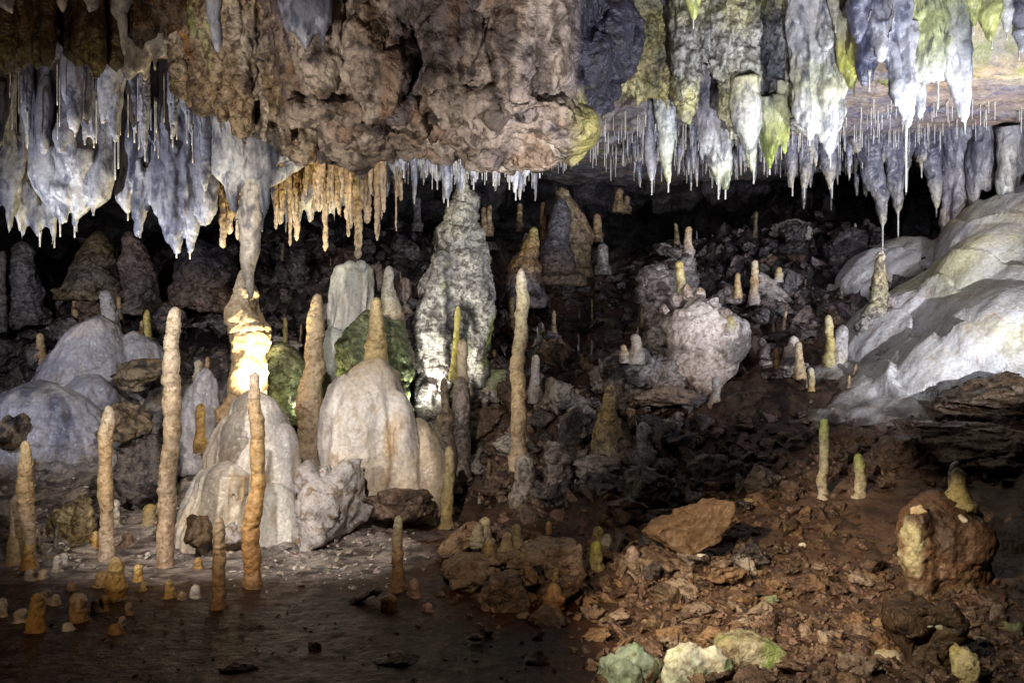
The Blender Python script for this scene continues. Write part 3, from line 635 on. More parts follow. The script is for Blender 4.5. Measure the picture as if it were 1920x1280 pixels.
for i, (x, t, b, w_, lab) in enumerate(((324, 190, 258, 9, 'small pale stalactite beside the ribbed left edge of the drip wall'), (356, 195, 255, 8, 'slanting grey stalactite tucked under the brown drip wall'), (52, 150, 252, 9, 'thin grey stalactite left of the wide belly drapery'), (252, 150, 250, 10, 'thin dark stalactite in front of the folded drapery sheet'), (272, 190, 285, 8, 'slim grey stalactite beside the folded sheet, lower than its neighbour'), (383, 250, 360, 10, 'dark slim stalactite below the brown drip wall'))):
    stalactite(lab, [(x + (4 if i == 1 else 0), b, 2), (x, b - 14, w_ * .6), (x - 2, b - 45, w_), (x - (8 if i == 1 else 2), t, w_ * 1.3)], ((.6, .6, .6), (.4, .41, .48), (.28, .28, .34)), 7.8, straw=18)
drapery('white fan shaped flowstone narrowing into one stalactite under the drip wall', [
    [(486, 410, 13), (484, 385, 16), (480, 350, 24), (478, 320, 40), (474, 285, 52), (470, 220, 50)], [(500, 350, 14, .05), (520, 325, 18, .1), (552, 300, 18, .15), (585, 280, 14, .2)], [(420, 345, 10), (412, 325, 20), (425, 300, 30), (430, 260, 30)],
    [(445, 400, 5, -.05), (440, 375, 10, -.05), (436, 350, 16), (440, 300, 24)], [(500, 310, 26), (540, 285, 24, .1), (560, 250, 24, .1)]], ((.60, .60, .56), (.64, .64, .63), (.58, .58, .58), (.42, .38, .32)), 7.8, voxel=.018, amp=.03, sc=3, st=.5, name='flowstone_fan', cat='flowstone')
stalactite('long pale spear stalactite pointing at the glowing column', [(467, 562, 2), (466, 545, 7), (464, 510, 13), (466, 460, 19), (470, 410, 24), (470, 370, 20)], ((.40, .38, .30), (.60, .54, .47), (.62, .56, .48), (.60, .57, .5)), 7.75, A=.05)
stalactite('blunt smooth grey stalactite close to us at the top edge', [(405, 98, 4), (404, 80, 9), (402, 40, 12), (400, -40, 18)], ((.4, .42, .48), (.34, .35, .42)), 6.2, A=.03)
drapery('smooth blue grey hanging bulb at the top beside the hanging rock', [[(573, 104, 3), (573, 92, 5), (574, 76, 14), (570, 50, 26), (568, 0, 32), (568, -60, 36)], [(600, 66, 8), (602, 40, 22), (600, -60, 26)], [(540, 40, 8), (536, 10, 16), (536, -60, 18)]], ((.36, .37, .43), (.22, .23, .29), (.2, .2, .26)), 5.95, voxel=.016, amp=.02)
for lab, pts, Y in (('short pale stalactite tip at the very top left corner', [(26, 26, 4), (14, 10, 12), (5, -40, 20)], 5.8), ('first of the two small dark pointed stalactites at the top left edge', [(118, 24, 3), (116, 8, 9), (114, -40, 16)], 5.9), ('curved pale stalactite hook at the top edge', [(172, 25, 3), (176, 14, 9), (168, -5, 14), (160, -40, 18)], 5.9), ('slender pale stalactite with a knot, right of the brown bank', [(230, 104, 2), (231, 80, 6), (232, 40, 8), (226, 25, 12), (232, 0, 16), (240, -40, 22)], 6.3)):
    stalactite(lab, pts, ((.5, .46, .42), (.42, .38, .36), (.3, .28, .26)), Y)
drapery('grey lumpy stalactite below the brown arch left of the drip wall', [[(274, 150, 3), (272, 138, 8), (266, 115, 18), (258, 90, 28), (262, 60, 34), (270, 20, 40)], [(300, 110, 10), (296, 85, 24), (300, 40, 30)], [(240, 150, 8), (238, 120, 20), (245, 90, 26), (250, 40, 30)]], ((.5, .46, .40), (.42, .40, .42), (.44, .40, .38)), 7.3, amp=.05, sc=3.2)
# ---------------------------------------------------------------- right: lime and grey draperies under the bright roof
gr = 'lime and grey draperies on the right'
lm = ((.62, .63, .52), (.50, .50, .28), (.40, .41, .42), (.50, .49, .30), (.48, .48, .50))
wg = ((.68, .69, .66), (.56, .58, .58), (.36, .37, .43), (.46, .46, .36), (.50, .50, .52))
gd_ = ((.46, .47, .48), (.24, .25, .30), (.20, .20, .25), (.34, .34, .38), (.42, .42, .44))
gn = ((.50, .54, .16), (.48, .50, .22), (.42, .42, .34), (.46, .45, .30))
drapery('flat yellow rock curtain with a straight lower edge beside the hanging rock', [[(x, 192 + d, 14), (x, 160, 22), (x + 4, 110, 24, .05), (x + 12, 40, 26, .1), (x + 20, -50, 28, .2)] for x, d in ((1160, -12), (1185, -6), (1212, 0), (1240, 2), (1268, -6))] + [[(1120, 225, 10, .1), (1122, 200, 20, .1), (1140, 150, 24, .1), (1170, 60, 24, .2)], [(1092, 262, 8, .15), (1096, 240, 18, .15), (1115, 200, 20, .1)]],
    ((.50, .50, .14), (.56, .53, .22), (.60, .54, .30), (.54, .52, .24), (.5, .5, .4), (.46, .46, .44)), 8.9, amp=.06, sc=2.6, group=gr, depth=.9, name='rock_curtain', cat='rock curtain', mat='stal_rough')
drapery('massed lime and slate rock lip filling the roof behind the right hand draperies', [[(x, b, 14, d), (x + 3, b - 22, 24, d), (x + 4, b - 80, 30, d), (x + 4, -20, 34, d), (x + 4, -90, 40, d)] for x, b, d in ((1210, 178, .1), (1240, 186, .2), (1272, 200, 0), (1300, 222, .1), (1330, 215, .25), (1362, 228, .1), (1392, 236, .2), (1420, 220, 0.1), (1450, 232, .2), (1480, 214, .1), (1508, 240, .2), (1536, 236, .1), (1562, 228, .2), (1585, 150, .2), (1262, 120, -.15), (1330, 80, -.1), (1440, 120, -.1), (1500, 60, -.2))],
    ((.42, .42, .34), (.40, .40, .38), (.52, .52, .54), (.44, .44, .47), (.56, .55, .54), (.52, .5, .48)), 9.15, drips=110, voxel=.02, amp=.085, sc=2.6, st=.6, group=gr, depth=.9, rid=.6, fine=.6, patch=((.54, .52, .07), .36, 1.5), mat='stal_rough', name='rock_curtain', cat='rock curtain')
stalactite('grey tapering stalactite with a dark middle below the yellow rock curtain', [(1222, 340, 3), (1222, 325, 6), (1221, 300, 11), (1220, 270, 10), (1224, 235, 8), (1228, 190, 12)], ((.62, .62, .64), (.30, .31, .38), (.42, .43, .48), (.5, .5, .4)), 9.2, straw=26, group=gr)
stalactite('long pale green stalactite hanging lower than the grey one beside it', [(1253, 345, 3), (1252, 325, 7), (1250, 290, 11), (1247, 255, 15), (1246, 220, 19), (1246, 180, 22)], ((.55, .58, .34), (.58, .62, .54), (.52, .55, .54), (.48, .48, .5)), 9.0, straw=16, group=gr)
drapery('dark grey rough drapery with twin green tips behind the lime curtain', [[(1347, 352, 3), (1345, 335, 8), (1340, 300, 20), (1336, 250, 26), (1340, 190, 26), (1345, 90, 26)], [(1360, 354, 3), (1360, 335, 7), (1360, 310, 11), (1358, 280, 12), (1354, 220, 18), (1352, 120, 20)], [(1322, 250, 10), (1324, 200, 12), (1330, 100, 18)]],
    ((.50, .54, .30), (.42, .43, .42), (.28, .28, .32), (.22, .22, .27), (.30, .30, .34), (.40, .40, .42)), 9.1, amp=.045, sc=3.4, tips=((1347, 354, 20), (1360, 356, 18)), group=gr, fine=.6, rid=.6)
drapery('great green and grey lime curtain hanging in the middle of the right roof', [
    [(1290, 232, 5), (1290, 215, 12), (1290, 160, 20), (1285, 80, 22), (1285, -60, 28)], [(1318, 120, 8, -.05), (1318, 90, 18), (1315, 40, 22), (1310, -60, 28)], [(1375, 250, 7), (1372, 220, 20), (1370, 160, 26), (1372, 90, 28), (1375, -60, 34)], [(1402, 235, 16), (1400, 190, 26), (1402, 120, 28, .05), (1410, 40, 30), (1410, -60, 34)],
    [(1428, 225, 14), (1428, 190, 20, .08), (1430, 140, 14, .12), (1440, 90, 22, .1), (1450, -60, 34)], [(1462, 235, 7), (1462, 215, 15), (1460, 150, 16), (1462, 70, 24), (1470, -60, 36)], [(1480, 210, 8), (1480, 170, 12), (1480, 80, 22), (1490, -60, 34)], [(1350, 130, 12), (1345, 80, 24), (1340, -60, 32)]],
    ((.58, .60, .48), (.50, .50, .26), (.42, .44, .40), (.40, .41, .40), (.50, .49, .28), (.5, .49, .36), (.52, .52, .54)), 8.6, mat='stal_rough', amp=.06, sc=3, st=.5, group=gr, fine=.9, rid=.8, drips=110, patch=((.52, .50, .07), .30, 1.8))
stalactite('fat pale green carrot stalactite under the lime curtain', [(1413, 325, 3), (1413, 310, 7), (1412, 290, 11), (1410, 260, 18), (1404, 232, 26), (1400, 200, 28)], ((.5, .55, .26), (.60, .63, .56), (.62, .62, .56), (.56, .54, .34)), 8.5, straw=20, group=gr)
drapery('mossy green pointed stalactite next to the fat pale carrot', [[(1443, 312, 3), (1443, 300, 7), (1443, 280, 14), (1442, 255, 20), (1438, 225, 22)], [(1470, 262, 5), (1468, 245, 12), (1460, 220, 20)]], ((.34, .42, .06), (.40, .44, .14), (.50, .52, .30), (.52, .52, .4)), 8.55, tips=((1443, 314, 14),), group=gr, amp=.03, sc=4)
drapery('pale drapery with two rounded white ends right of the lime curtain', [
    [(1518, 262, 4), (1518, 252, 8), (1512, 235, 22), (1508, 200, 26), (1508, 150, 26), (1510, 80, 26), (1510, -60, 34)], [(1557, 292, 4), (1557, 278, 8), (1553, 255, 17), (1548, 215, 22), (1546, 170, 24, -.04), (1550, 100, 24), (1555, 20, 28), (1555, -60, 34)],
    [(1530, 230, 12), (1530, 190, 22), (1530, 120, 22), (1530, -60, 34)], [(1568, 250, 6), (1570, 220, 10), (1570, 160, 12), (1570, 60, 22), (1575, -60, 34)], [(1540, 105, 8, -.15), (1538, 80, 16, -.12), (1535, 20, 20), (1535, -60, 28)]],
    ((.68, .70, .66), (.66, .67, .64), (.54, .56, .40), (.46, .47, .46), (.40, .41, .45), (.55, .55, .57), (.58, .56, .48)), 8.3, amp=.05, sc=3, fine=.8, rid=.8, drips=46, tips=((1518, 264, 10), (1557, 294, 20)), group=gr)
drapery('small olive green mossy drapery left of the flared grey one', [[(1597, 168, 5), (1597, 155, 10), (1594, 130, 14), (1590, 95, 14), (1588, 40, 18), (1590, -60, 24)], [(1580, 140, 4), (1580, 110, 9), (1580, 40, 14), (1585, -60, 22)]], ((.34, .36, .05), (.34, .34, .10), (.30, .30, .22), (.34, .34, .38), (.4, .4, .44)), 8.1, group=gr, amp=.03, sc=4)
drapery('flared grey blue drapery tapering to one long white point on the right', [
    [(1699, 245, 4), (1699, 232, 9), (1698, 205, 18), (1692, 175, 20), (1682, 140, 16), (1674, 100, 17), (1668, 60, 20), (1668, -60, 30)], [(1710, 175, 6), (1706, 150, 12), (1698, 110, 12), (1690, 60, 18), (1690, -60, 28)],
    [(1630, 150, 4, .1), (1632, 120, 9, .1), (1640, 80, 14), (1645, 30, 20), (1650, -60, 30)], [(1610, 80, 4), (1610, 60, 12), (1612, 20, 18), (1620, -60, 26)], [(1650, 70, 8, -.1), (1652, 50, 22, -.08), (1655, 20, 24), (1655, -60, 30)]],
    ((.70, .71, .72), (.60, .62, .65), (.40, .41, .47), (.26, .27, .33), (.36, .37, .43), (.52, .53, .57)), 7.45, amp=.05, sc=3, st=.3, fine=.8, rid=.8, drips=46, tips=((1699, 248, 112), (1630, 154, 18)), group=gr)
drapery('wide mottled green column drapery with a white lower lip', [[(1724, 208, 3), (1724, 195, 9), (1722, 165, 13), (1722, 130, 16), (1722, 80, 20), (1718, -60, 30)], [(1748, 155, 12), (1748, 130, 26), (1746, 90, 30), (1744, 30, 30), (1742, -60, 36)], [(1768, 150, 10), (1768, 120, 16), (1768, 60, 20), (1766, -60, 26)]],
    ((.66, .67, .66), (.66, .68, .62), (.40, .44, .26), (.34, .38, .18), (.36, .40, .26), (.48, .48, .46)), 7.5, amp=.045, sc=3.5, tips=((1724, 210, 8), (1759, 155, 50)), group=gr, fine=.6, rid=.6)
drapery('long white stalactite with a lime green root at the right, second from the edge', [[(1803, 222, 5), (1803, 205, 8), (1802, 180, 14), (1797, 150, 18), (1790, 120, 14), (1784, 70, 12), (1784, 0, 18), (1784, -60, 26)], [(1815, 175, 4), (1814, 140, 8), (1808, 100, 10), (1805, 20, 18), (1805, -60, 26)]],
    ((.52, .58, .50), (.68, .69, .70), (.62, .63, .64), (.46, .48, .36), (.38, .42, .08), (.46, .48, .2)), 7.45, amp=.03, sc=3.4, group=gr)
for lab, x, b, w_, cc in (('lime green pointed stalactite at the top right, first of three', 1826, 52, 16, gn), ('lime tipped stalactite between two others at the top right corner', 1860, 78, 18, gn), ('grey stalactite against the bright green rock at the top right corner', 1911, 100, 14, gd_), ('pale stalactite cluster tip above the bright green rock', 1888, 62, 14, wg), ('yellow stub stalactite hanging at the top edge right of the rock curtain', 1300, 40, 16, gn), ('cream hanging tip at the top edge right of the lime curtain', 1567, 48, 12, ((.6, .56, .44), (.6, .55, .4)))):
    stalactite(lab, [(x, b, 3), (x, b - 14, w_ * .45), (x - 2, b - 40, w_), (x - 4, -60, w_ * 1.8)], cc, 7.4 if x > 1700 else 8.0, straw=14, group='short lime stalactites along the top right')
# the dark fringe further back
gf = 'dark grey stalactites in the back right fringe'
fr = ((1486, 352, 255, 11, 4, 'dark grey stalactite at the left end of the back right fringe'), (1508, 356, 262, 13, 2, 'dark stalactite with a pale tip, next to the left end of the fringe'), (1520, 310, 255, 12, 0, 'short dark stalactite in the fringe under the pale drapery'), (1560, 356, 270, 13, -4, 'dark stalactite directly below the lower white drapery end'), (1617, 300, 262, 12, -6, 'cream streaked stalactite where the fringe meets the roof ripple'), (1655, 425, 262, 17, -26, 'long leaning dark stalactite with a yellow double tip'), (1684, 402, 270, 17, -14, 'leaning dark stalactite ending in a long green drip'), (1650, 320, 265, 10, 0, 'thin dark stalactite between two leaning ones'), (1700, 330, 270, 13, -4, 'blunt dark stalactite right of the leaning pair'), (1728, 318, 272, 13, -3, 'dark stalactite with wet flank right of the leaning pair, second'), (1756, 392, 272, 15, -14, 'long dark stalactite with a hooked yellow tip on the far right'), (1778, 345, 275, 14, -6, 'broad dark stalactite left of the joined columns'))
for x, b, t, w_, ln, lab in fr:
    stalactite(lab, [(x, b, 2.5), (x, b - 14, w_ * .45), (x + ln * .3, b - (b - t) * .35, w_ * .85), (x + ln * .7, b - (b - t) * .7, w_ * 1.1), (x + ln, t, w_ * 1.5)], ((.52, .46, .32), (.26, .26, .31), (.17, .17, .22), (.24, .24, .29)), 11.3, ext=.5, straw=(45 if x in (1684, 1655) else 16), group=gf, rough=.12)
drapery('brown grey rock column joining roof and slope in the back right', [[(1792, 465, 12), (1790, 440, 16), (1788, 400, 18), (1792, 360, 24), (1800, 300, 34), (1805, 250, 44)], [(1768, 470, 8), (1775, 450, 10), (1782, 420, 12)], [(1812, 350, 7), (1816, 320, 14), (1824, 270, 20)]], ((.36, .27, .17), (.40, .32, .24), (.34, .31, .32), (.26, .26, .31), (.30, .29, .33)), 11.2, amp=.06, sc=3.4, name='rock_column', cat='column')
drapery('wet dark hanging folds at the far right edge above the flowstone', [[(1852, 360, 5), (1850, 340, 14), (1852, 310, 20), (1860, 250, 30)], [(1878, 330, 6), (1878, 310, 16), (1880, 250, 28)], [(1905, 345, 5), (1902, 320, 16), (1908, 240, 30)], [(1935, 330, 8), (1935, 300, 24), (1935, 220, 36)], [(1832, 400, 4, .1), (1834, 370, 9, .1), (1838, 300, 16)]], ((.44, .38, .28), (.30, .28, .28), (.24, .24, .28), (.3, .3, .34)), 10.9, amp=.05, sc=3.4)
stalactite('grey cone stalactite at the right edge standing out before the folds', [(1893, 395, 4), (1890, 370, 12), (1886, 340, 16), (1888, 280, 20)], ((.5, .52, .46), (.42, .40, .36), (.3, .3, .33)), 10.6)
# ---------------------------------------------------------------- middle: fringe under the hanging rock
gm = 'grey stalactites in the fringe under the hanging rock'
for x, b, t, w_, Y, lab in ((657, 322, 285, 9, 9.3, 'small grey stalactite at the left end of the middle fringe'), (745, 345, 285, 15, 9.2, 'blue grey stalactite above the amber ribbons'), (757, 330, 285, 9, 9.0, 'slanting grey stalactite touching the blue grey one'), (795, 338, 285, 11, 9.2, 'grey stalactite midway between the ribbons and the scaly column'), (820, 352, 288, 16, 9.3, 'broad grey stalactite left of the scaly column top'), (868, 372, 285, 13, 9.3, 'dark stalactite right above the scaly column'), (888, 352, 290, 12, 9.0, 'grey stalactite with a wet shine right of the scaly column top'), (925, 345, 292, 8, 8.9, 'slim pale stalactite under the rock, two short ones on its right'), (955, 352, 285, 10, 8.7, 'dark slanting stalactite under the tip of the hanging rock'), (967, 372, 290, 9, 8.8, 'longest thin grey stalactite under the tip of the hanging rock'), (984, 342, 298, 16, 8.6, 'wide grey triangular stalactite at the rock tip'), (1012, 330, 296, 8, 8.7, 'last small grey stalactite at the right end of the middle fringe'), (840, 385, 285, 10, 9.0, 'pale stalactite reaching down in front of the scaly column')):
    stalactite(lab, [(x, b - 10, 2), (x, b - 22, w_ * .5), (x - 3, b - (b - t) * .6, w_), (x - 6, t, w_ * 1.5), (x - 8, t - 30, w_ * 2)], ((.62, .62, .64), (.38, .39, .46), (.26, .27, .33), (.36, .37, .42)), Y, straw=14, group=gm, rough=.1)
# the many small drips of the back right fringe: six shapes, copied
r = random.Random(19); tv = []
for k in range(6):
    V, Fc, t, cen = spire_geo([(960 + r.uniform(-2, 2), 100, 1.5), (960, 88, 3.5), (960 + r.uniform(-3, 3), 60, 6), (960, 30, 8), (960, 0, 12)], 10, 900 + k, ext=.2, A=.08, L=3, rough=.14)
    V = V - cen[-1] + [0, 0, .2]; me = mesh('stalactite', V, Fc, grad(t, ((.52, .48, .38), (.34, .35, .42), (.20, .21, .27), (.26, .27, .32)), V, k)); me.materials.append(M['tite']); tv.append(me)
n = 0
while n < 290:
    x = r.uniform(1175, 1905) if n < 255 else r.uniform(590, 1020); y = r.uniform(252, 296) if x > 1480 else r.uniform(225, 280) if x > 1100 else r.uniform(286, 300); h = hit_ceil(x, y)
    if not h or h.y > 15: n += 1; continue
    o = bpy.data.objects.new('drip_stalactite', r.choice(tv)); C.objects.link(o); w_ = r.uniform(.3, .85) * h.y / 10; o.location = h + Vector((0, 0, .06)); o.scale = (w_, w_, r.choice((.25, .35, .45, .6, .75, .95)) * r.uniform(.8, 1.2) * h.y / 10); o.rotation_euler = (0, 0, r.uniform(0, 6))
    tag(o, 'small blue grey stalactite in the fringe along the dark back roof' if x > 1100 else 'small blue grey stalactite in the fringe under the hanging rock', 'stalactite', 'small stalactites of the back fringe' if x > 1100 else 'small stalactites under the hanging rock'); n += 1
# amber curtain ribbons
ga = 'amber ribbon stalactites in the middle'
r = random.Random(21)
def ribbon(x, t, b, w_, Y, lab, cols=((.72, .62, .5), (.72, .54, .34), (.64, .44, .24))):
    return stalactite(lab, [(x, b, w_ * .35), (x + r.uniform(-1, 1), b - 8, w_ * .75), (x + r.uniform(-3, 3), (b * .6 + t * .4), w_ * r.uniform(.8, 1.1)), (x + r.uniform(-2, 2), t, w_ * 1.15)], cols, Y, mat='ribbon', name='ribbon_stalactite', group=ga, rough=.22, A=.10, L=5, depth=.55, step=.012, ext=.35)
rock('ribbon', (.80, .76, .72), (1.1, 1.08, 1.05), (.60, .52, .42), s=7, c3amt=.4, bump=.3, bs=24, rough=.4, streak=.12, transl=.4, use_col=True)
lab0 = 'thin amber ribbon stalactite in the packed curtain under the rock'
k = 0
while k < 64:
    x = r.uniform(512, 752); t = 345 - (x - 512) * .28 if x < 590 else 318; t = max(t, 296)
    if abs(x - 670) < 12: continue
    b = t + (28 + 95 * r.random() ** 1.3 * (.6 + .5 * math.sin(x * .07) ** 2)) * (1.2 if 590 < x < 720 else .9); ribbon(x, t, b, r.uniform(2.0, 5.5), r.uniform(8.9, 9.5), lab0); k += 1
ribbon(671, 300, 486, 9, 9.9, 'longest amber ribbon, reaching down to the white fluted block')
ribbon(690, 300, 420, 8, 9.2, 'wide amber ribbon right of the longest one')
for x, t, b, w_, lab in ((418, 340, 466, 7, 'curved amber ribbon at the left end, beside the blue tipped drapery'), (432, 345, 440, 9, 'broad amber ribbon second from the left end'), (446, 350, 450, 5, 'narrow amber ribbon just left of the pale spear'), (556, 330, 452, 6, 'amber ribbon hanging alone right of the white fan'), (707, 380, 452, 4, 'thin amber ribbon with a white forked root'), (543, 335, 462, 3.5, 'thin long amber ribbon behind the pale spear, right side')):
    ribbon(x, t, b, w_, 8.4 if x < 500 else 9.2, lab)
drapery('white lit frill of small curtains glowing behind the amber ribbons', [[(x, 405 + 16 * math.sin(x * .9), 5), (x, 380, 10), (x + 2, 340, 14), (x, 300, 18)] for x in (520, 540, 560, 582, 600, 620, 640)], ((.7, .66, .56), (.66, .58, .44), (.6, .5, .36)), 9.9, amp=.03, sc=5, voxel=.02, name='flowstone_frill', cat='flowstone')
# ---------------------------------------------------------------- mounds and columns
def dome(label, parts, cols, mat, voxel=.02, amp=.03, sc=3, st=.3, seed=None, name='flowstone_mound', cat='flowstone', group=None, rid=.3, fine=.25, patch=None, parent=None, sm=2):
    """fused lathed lumps: each part = (outline from the top down, Y, depth ratio)"""
    SD[0] += 1; ps = []
    for pts, Y, dep in parts:
        cen, rad = prof(pts, Y, voxel); rad = round_end(cen, rad, 0); cen = np.r_[cen, cen[-1:] - [[0, 0, .3]]]; rad = np.r_[rad, rad[-1:]]
        ps.append(tube(cen, rad, 36, dep))
    V, Fc = skin(ps, voxel, seed or SD[0], amp, sc, st, sm, rid, fine)
    t = np.clip((V[:, 2].max() - V[:, 2]) / (np.ptp(V[:, 2])), 0, 1)
    o = obj(name, V, Fc, mat, col=grad(t, list(cols) if len(cols) > 1 else [cols[0]] * 2, V, SD[0], .7, patch, st), parent=parent)
    if parent is None: tag(o, label, cat, group)
    return o
def mudrim(V, c, h=.13, colr=(.085, .055, .038)):
    g = np.maximum(GF(V[:, :2])[:, 0], 0); m = np.clip(1 - (V[:, 2] - g) / h + 1.2 * fbm(V, 6, 3, 77), 0, 1)[:, None]; return c * (1 - .85 * m) + np.array(colr) * .85 * m
mw = ((.66, .62, .58), (.62, .58, .55), (.66, .62, .58), (.58, .5, .42))
rock('flow', (.90, .89, .88), (1.06, 1.05, 1.05), (.78, .68, .56), s=2.4, c3amt=.2, bump=.28, bs=12, rough=.36, spec=.5, streak=.3, use_col=True)
# tiered white mound: skirted cone, lower tier with fringe, chute
def fluted(pts, Y, dep, seed, fl=.16, k=2.6, lip=0, seg=110, step=.012, terr=.05, flat=False):
    """a lathed skirt with drip folds that deepen downwards and small overhanging terraces"""
    cen, rad = prof(pts, Y, step); rad = rad if flat else round_end(cen, rad, 0); n = len(cen)
    a = np.linspace(0, 2 * math.pi, seg, endpoint=False); t = np.linspace(0, 1, n)
    Q = np.stack([np.tile(np.cos(a) * k, n), np.tile(np.sin(a) * k, n), np.repeat(t * .9, seg)], 1)
    f = ridged(Q, 1.0, 3, seed).reshape(n, seg) * fl * np.clip(t * 2.2, .15, 1)[:, None]
    ph = t[:, None] * 5.5 + .9 * fbm(Q, .8, 3, seed + 4).reshape(n, seg); saw = (ph - np.floor(ph)); f = f + terr * (np.sqrt(saw) - .6) * np.clip(t * 2, 0, 1)[:, None]
    cen = np.r_[cen, cen[-1:] - [[0, 0, .2]]]; rr = rad[:, None] * (1 + f); rr = np.r_[rr, rr[-1:]]
    return tube(cen, rr, seg, dep)
def mound(label, parts, cols, mat='flow', voxel=.015, amp=.012, sc=6, patch=None, name='flowstone_mound', cat='flowstone', mott=.6):
    SD[0] += 1; V, Fc = skin(parts, voxel, SD[0], amp, sc, .4, 1, .4, .4); t = np.clip((V[:, 2].max() - V[:, 2]) / np.ptp(V[:, 2]), 0, 1)
    o = obj(name, V, Fc, mat, col=mudrim(V, grad(t, list(cols), V, SD[0], mott, patch, .2))); tag(o, label, cat); return o
md = mound('tiered white flowstone mound with dripping brown fringes behind the brown pillar', [fluted([(474, 728, 18), (478, 750, 40), (482, 790, 58), (480, 830, 72), (470, 870, 84), (456, 910, 94), (444, 965, 104)], 7.85, .72, 5), fluted([(532, 790, 14), (534, 830, 26), (532, 890, 32), (530, 920, 34)], 7.72, .8, 6)], mw, patch=((.5, .36, .2), .16, 2.4))
def tier_piece(name, label, parts, cols):
    SD[0] += 1; V, Fc = skin(parts, .012, SD[0], .010, 7, .4, 1, .4, .5); t = np.clip((V[:, 2].max() - V[:, 2]) / np.ptp(V[:, 2]), 0, 1)
    o = obj(name, V, Fc, 'flow', col=grad(t, cols, V, SD[0], .6, ((.46, .30, .14), .2, 4), .12), parent=md); o['label'] = label; return o
fringe = lambda x0, x1, xc, hw, y, Y, dep, k: [tube(*(lambda c, r_: (c, round_end(c, r_, 0)))(*prof([(x, y + 14 + 16 * math.sin(x * k), 2.2), (x, y, 3.6), (x, y - 22, 4.5)], Y - dep * hw / F * Y * math.sqrt(max(0, 1 - ((x - xc) / hw) ** 2)), .01)), 8) for x in range(x0, x1, 6)]
tier_piece('lower_tier', 'rounded lower shelf with a hanging fringe', [fluted([(424, 862, 18), (423, 872, 38), (420, 890, 48), (414, 925, 50), (406, 960, 60), (400, 995, 68)], 7.55, .78, 8, .14, 3.2)] + fringe(378, 468, 420, 47, 914, 7.55, .78, 1.7), [(.62, .58, .53), (.58, .50, .40), (.56, .49, .42)])
tier_piece('upper_fringe', 'brown hanging fringe under the upper dome', [fluted([(446, 770, 10), (444, 785, 26), (440, 812, 42), (434, 850, 50)], 7.72, .72, 9, .14, 3.2)] + fringe(402, 478, 440, 41, 842, 7.72, .74, 2.1), [(.60, .56, .52), (.56, .44, .30)])
tier_piece('chute', 'smooth white chute running down to the floor', [fluted([(518, 905, 20), (520, 925, 32), (522, 960, 40), (524, 1000, 52), (522, 1032, 62)], 7.55, .8, 10, .05, 1.2, terr=.02)], [(.56, .54, .52), (.60, .57, .54)])
# the tall rounded mound in the middle
mound('tall rounded white mound with an orange stained face carrying the yellow stalagmite', [fluted([(703, 668, 24), (699, 695, 42), (692, 720, 58), (690, 755, 74), (690, 800, 86), (692, 850, 92), (694, 890, 88), (694, 930, 82)], 8.1, .75, 15, .13, 1.9, terr=.025), fluted([(646, 700, 12), (638, 725, 22), (628, 770, 28), (622, 830, 28), (632, 890, 26)], 8.0, .9, 16, .14, 1.6), fluted([(744, 730, 12), (748, 770, 28), (748, 840, 38), (752, 915, 38)], 7.98, .9, 17, .14, 1.6)],
     ((.52, .44, .34), (.56, .53, .52), (.58, .54, .52), (.60, .50, .40), (.54, .42, .30)), patch=((.46, .32, .17), .24, 2.2), mott=.8)
dome('tan sloping shoulder mound leaning on the right of the white mound', [([(782, 780, 16), (790, 810, 26), (800, 850, 38), (802, 900, 42), (802, 930, 40)], 8.1, .9)], ((.50, .40, .28), (.46, .37, .28), (.36, .29, .22)), 'flow', amp=.03)
boulder('white and violet crusted rock in front of the tall rounded mound', 622, 945, 72, 82, 7.35, 'pink_white', n=12, amp=.08, seed=31)
boulder('low dark brown rock under the right side of the rounded mound', 745, 945, 75, 34, 7.6, 'rubble', amp=.08)
boulder('small ochre and grey rock between the two white mounds', 585, 905, 34, 45, 7.5, 'pink_white', n=12, seed=35)
# scaly column
sc_c = ((.52, .50, .38), (.66, .66, .54), (.50, .50, .48), (.68, .68, .62), (.62, .60, .56), (.66, .64, .5))
def scaly(label, parts, seed, cols, name='column', cat='column', mat='stal_rough', voxel=.02, A=.06, fr=3.4, group=None, parent=None, patch=None, ribs=0., dark=.92):
    SD[0] += 1; ps = []
    for pts, Y, dep in parts:
        cen, rad = prof(pts, Y, voxel); rad = round_end(cen, rad, 0); cen = np.r_[cen, cen[-1:] - [[0, 0, .25]]]; rad = np.r_[rad, rad[-1:]]
        cen, rr = ringed(cen, rad, seed + len(ps), 40, .12, .55, .6, .05); ps.append(tube(cen, rr, 40, dep))
    V, Fc = remesh(ps, voxel); V = smooth_v(V, Fc, 1); N = normals(V, Fc)
    W_ = V + np.stack([fbm(V, 2.5, 3, seed + 60) * .12, 0 * V[:, 0], fbm(V, 3, 3, seed + 61) * .08], 1)
    f1, f2, idv = worley(W_ * [1, 1, 1.25], fr, seed)
    V = V + N * (A * (1.1 - 1.7 * f1) + A * .8 * (idv - .5) + A * .7 * fbm(V, 7, 4, seed + 2) + A * .35 * ridged(V * [1, 1, 2], 12, 3, seed) + ribs * ridged(V * [1, 1, .22], 3.6, 3, seed + 13))[:, None]
    t = np.clip((V[:, 2].max() - V[:, 2]) / np.ptp(V[:, 2]), 0, 1)
    o = obj(name, V, Fc, mat, col=grad(t, list(cols), V, seed, .5, patch) * (1 - dark * np.clip(fbm(V * [1, 1, .4 if ribs else 1], 3.2 if ribs else 2.6, 5, seed + 44) * 5 - .35, 0, .95) * (A > .02))[:, None], parent=parent)
    if parent is None: tag(o, label, cat, group)
    return o
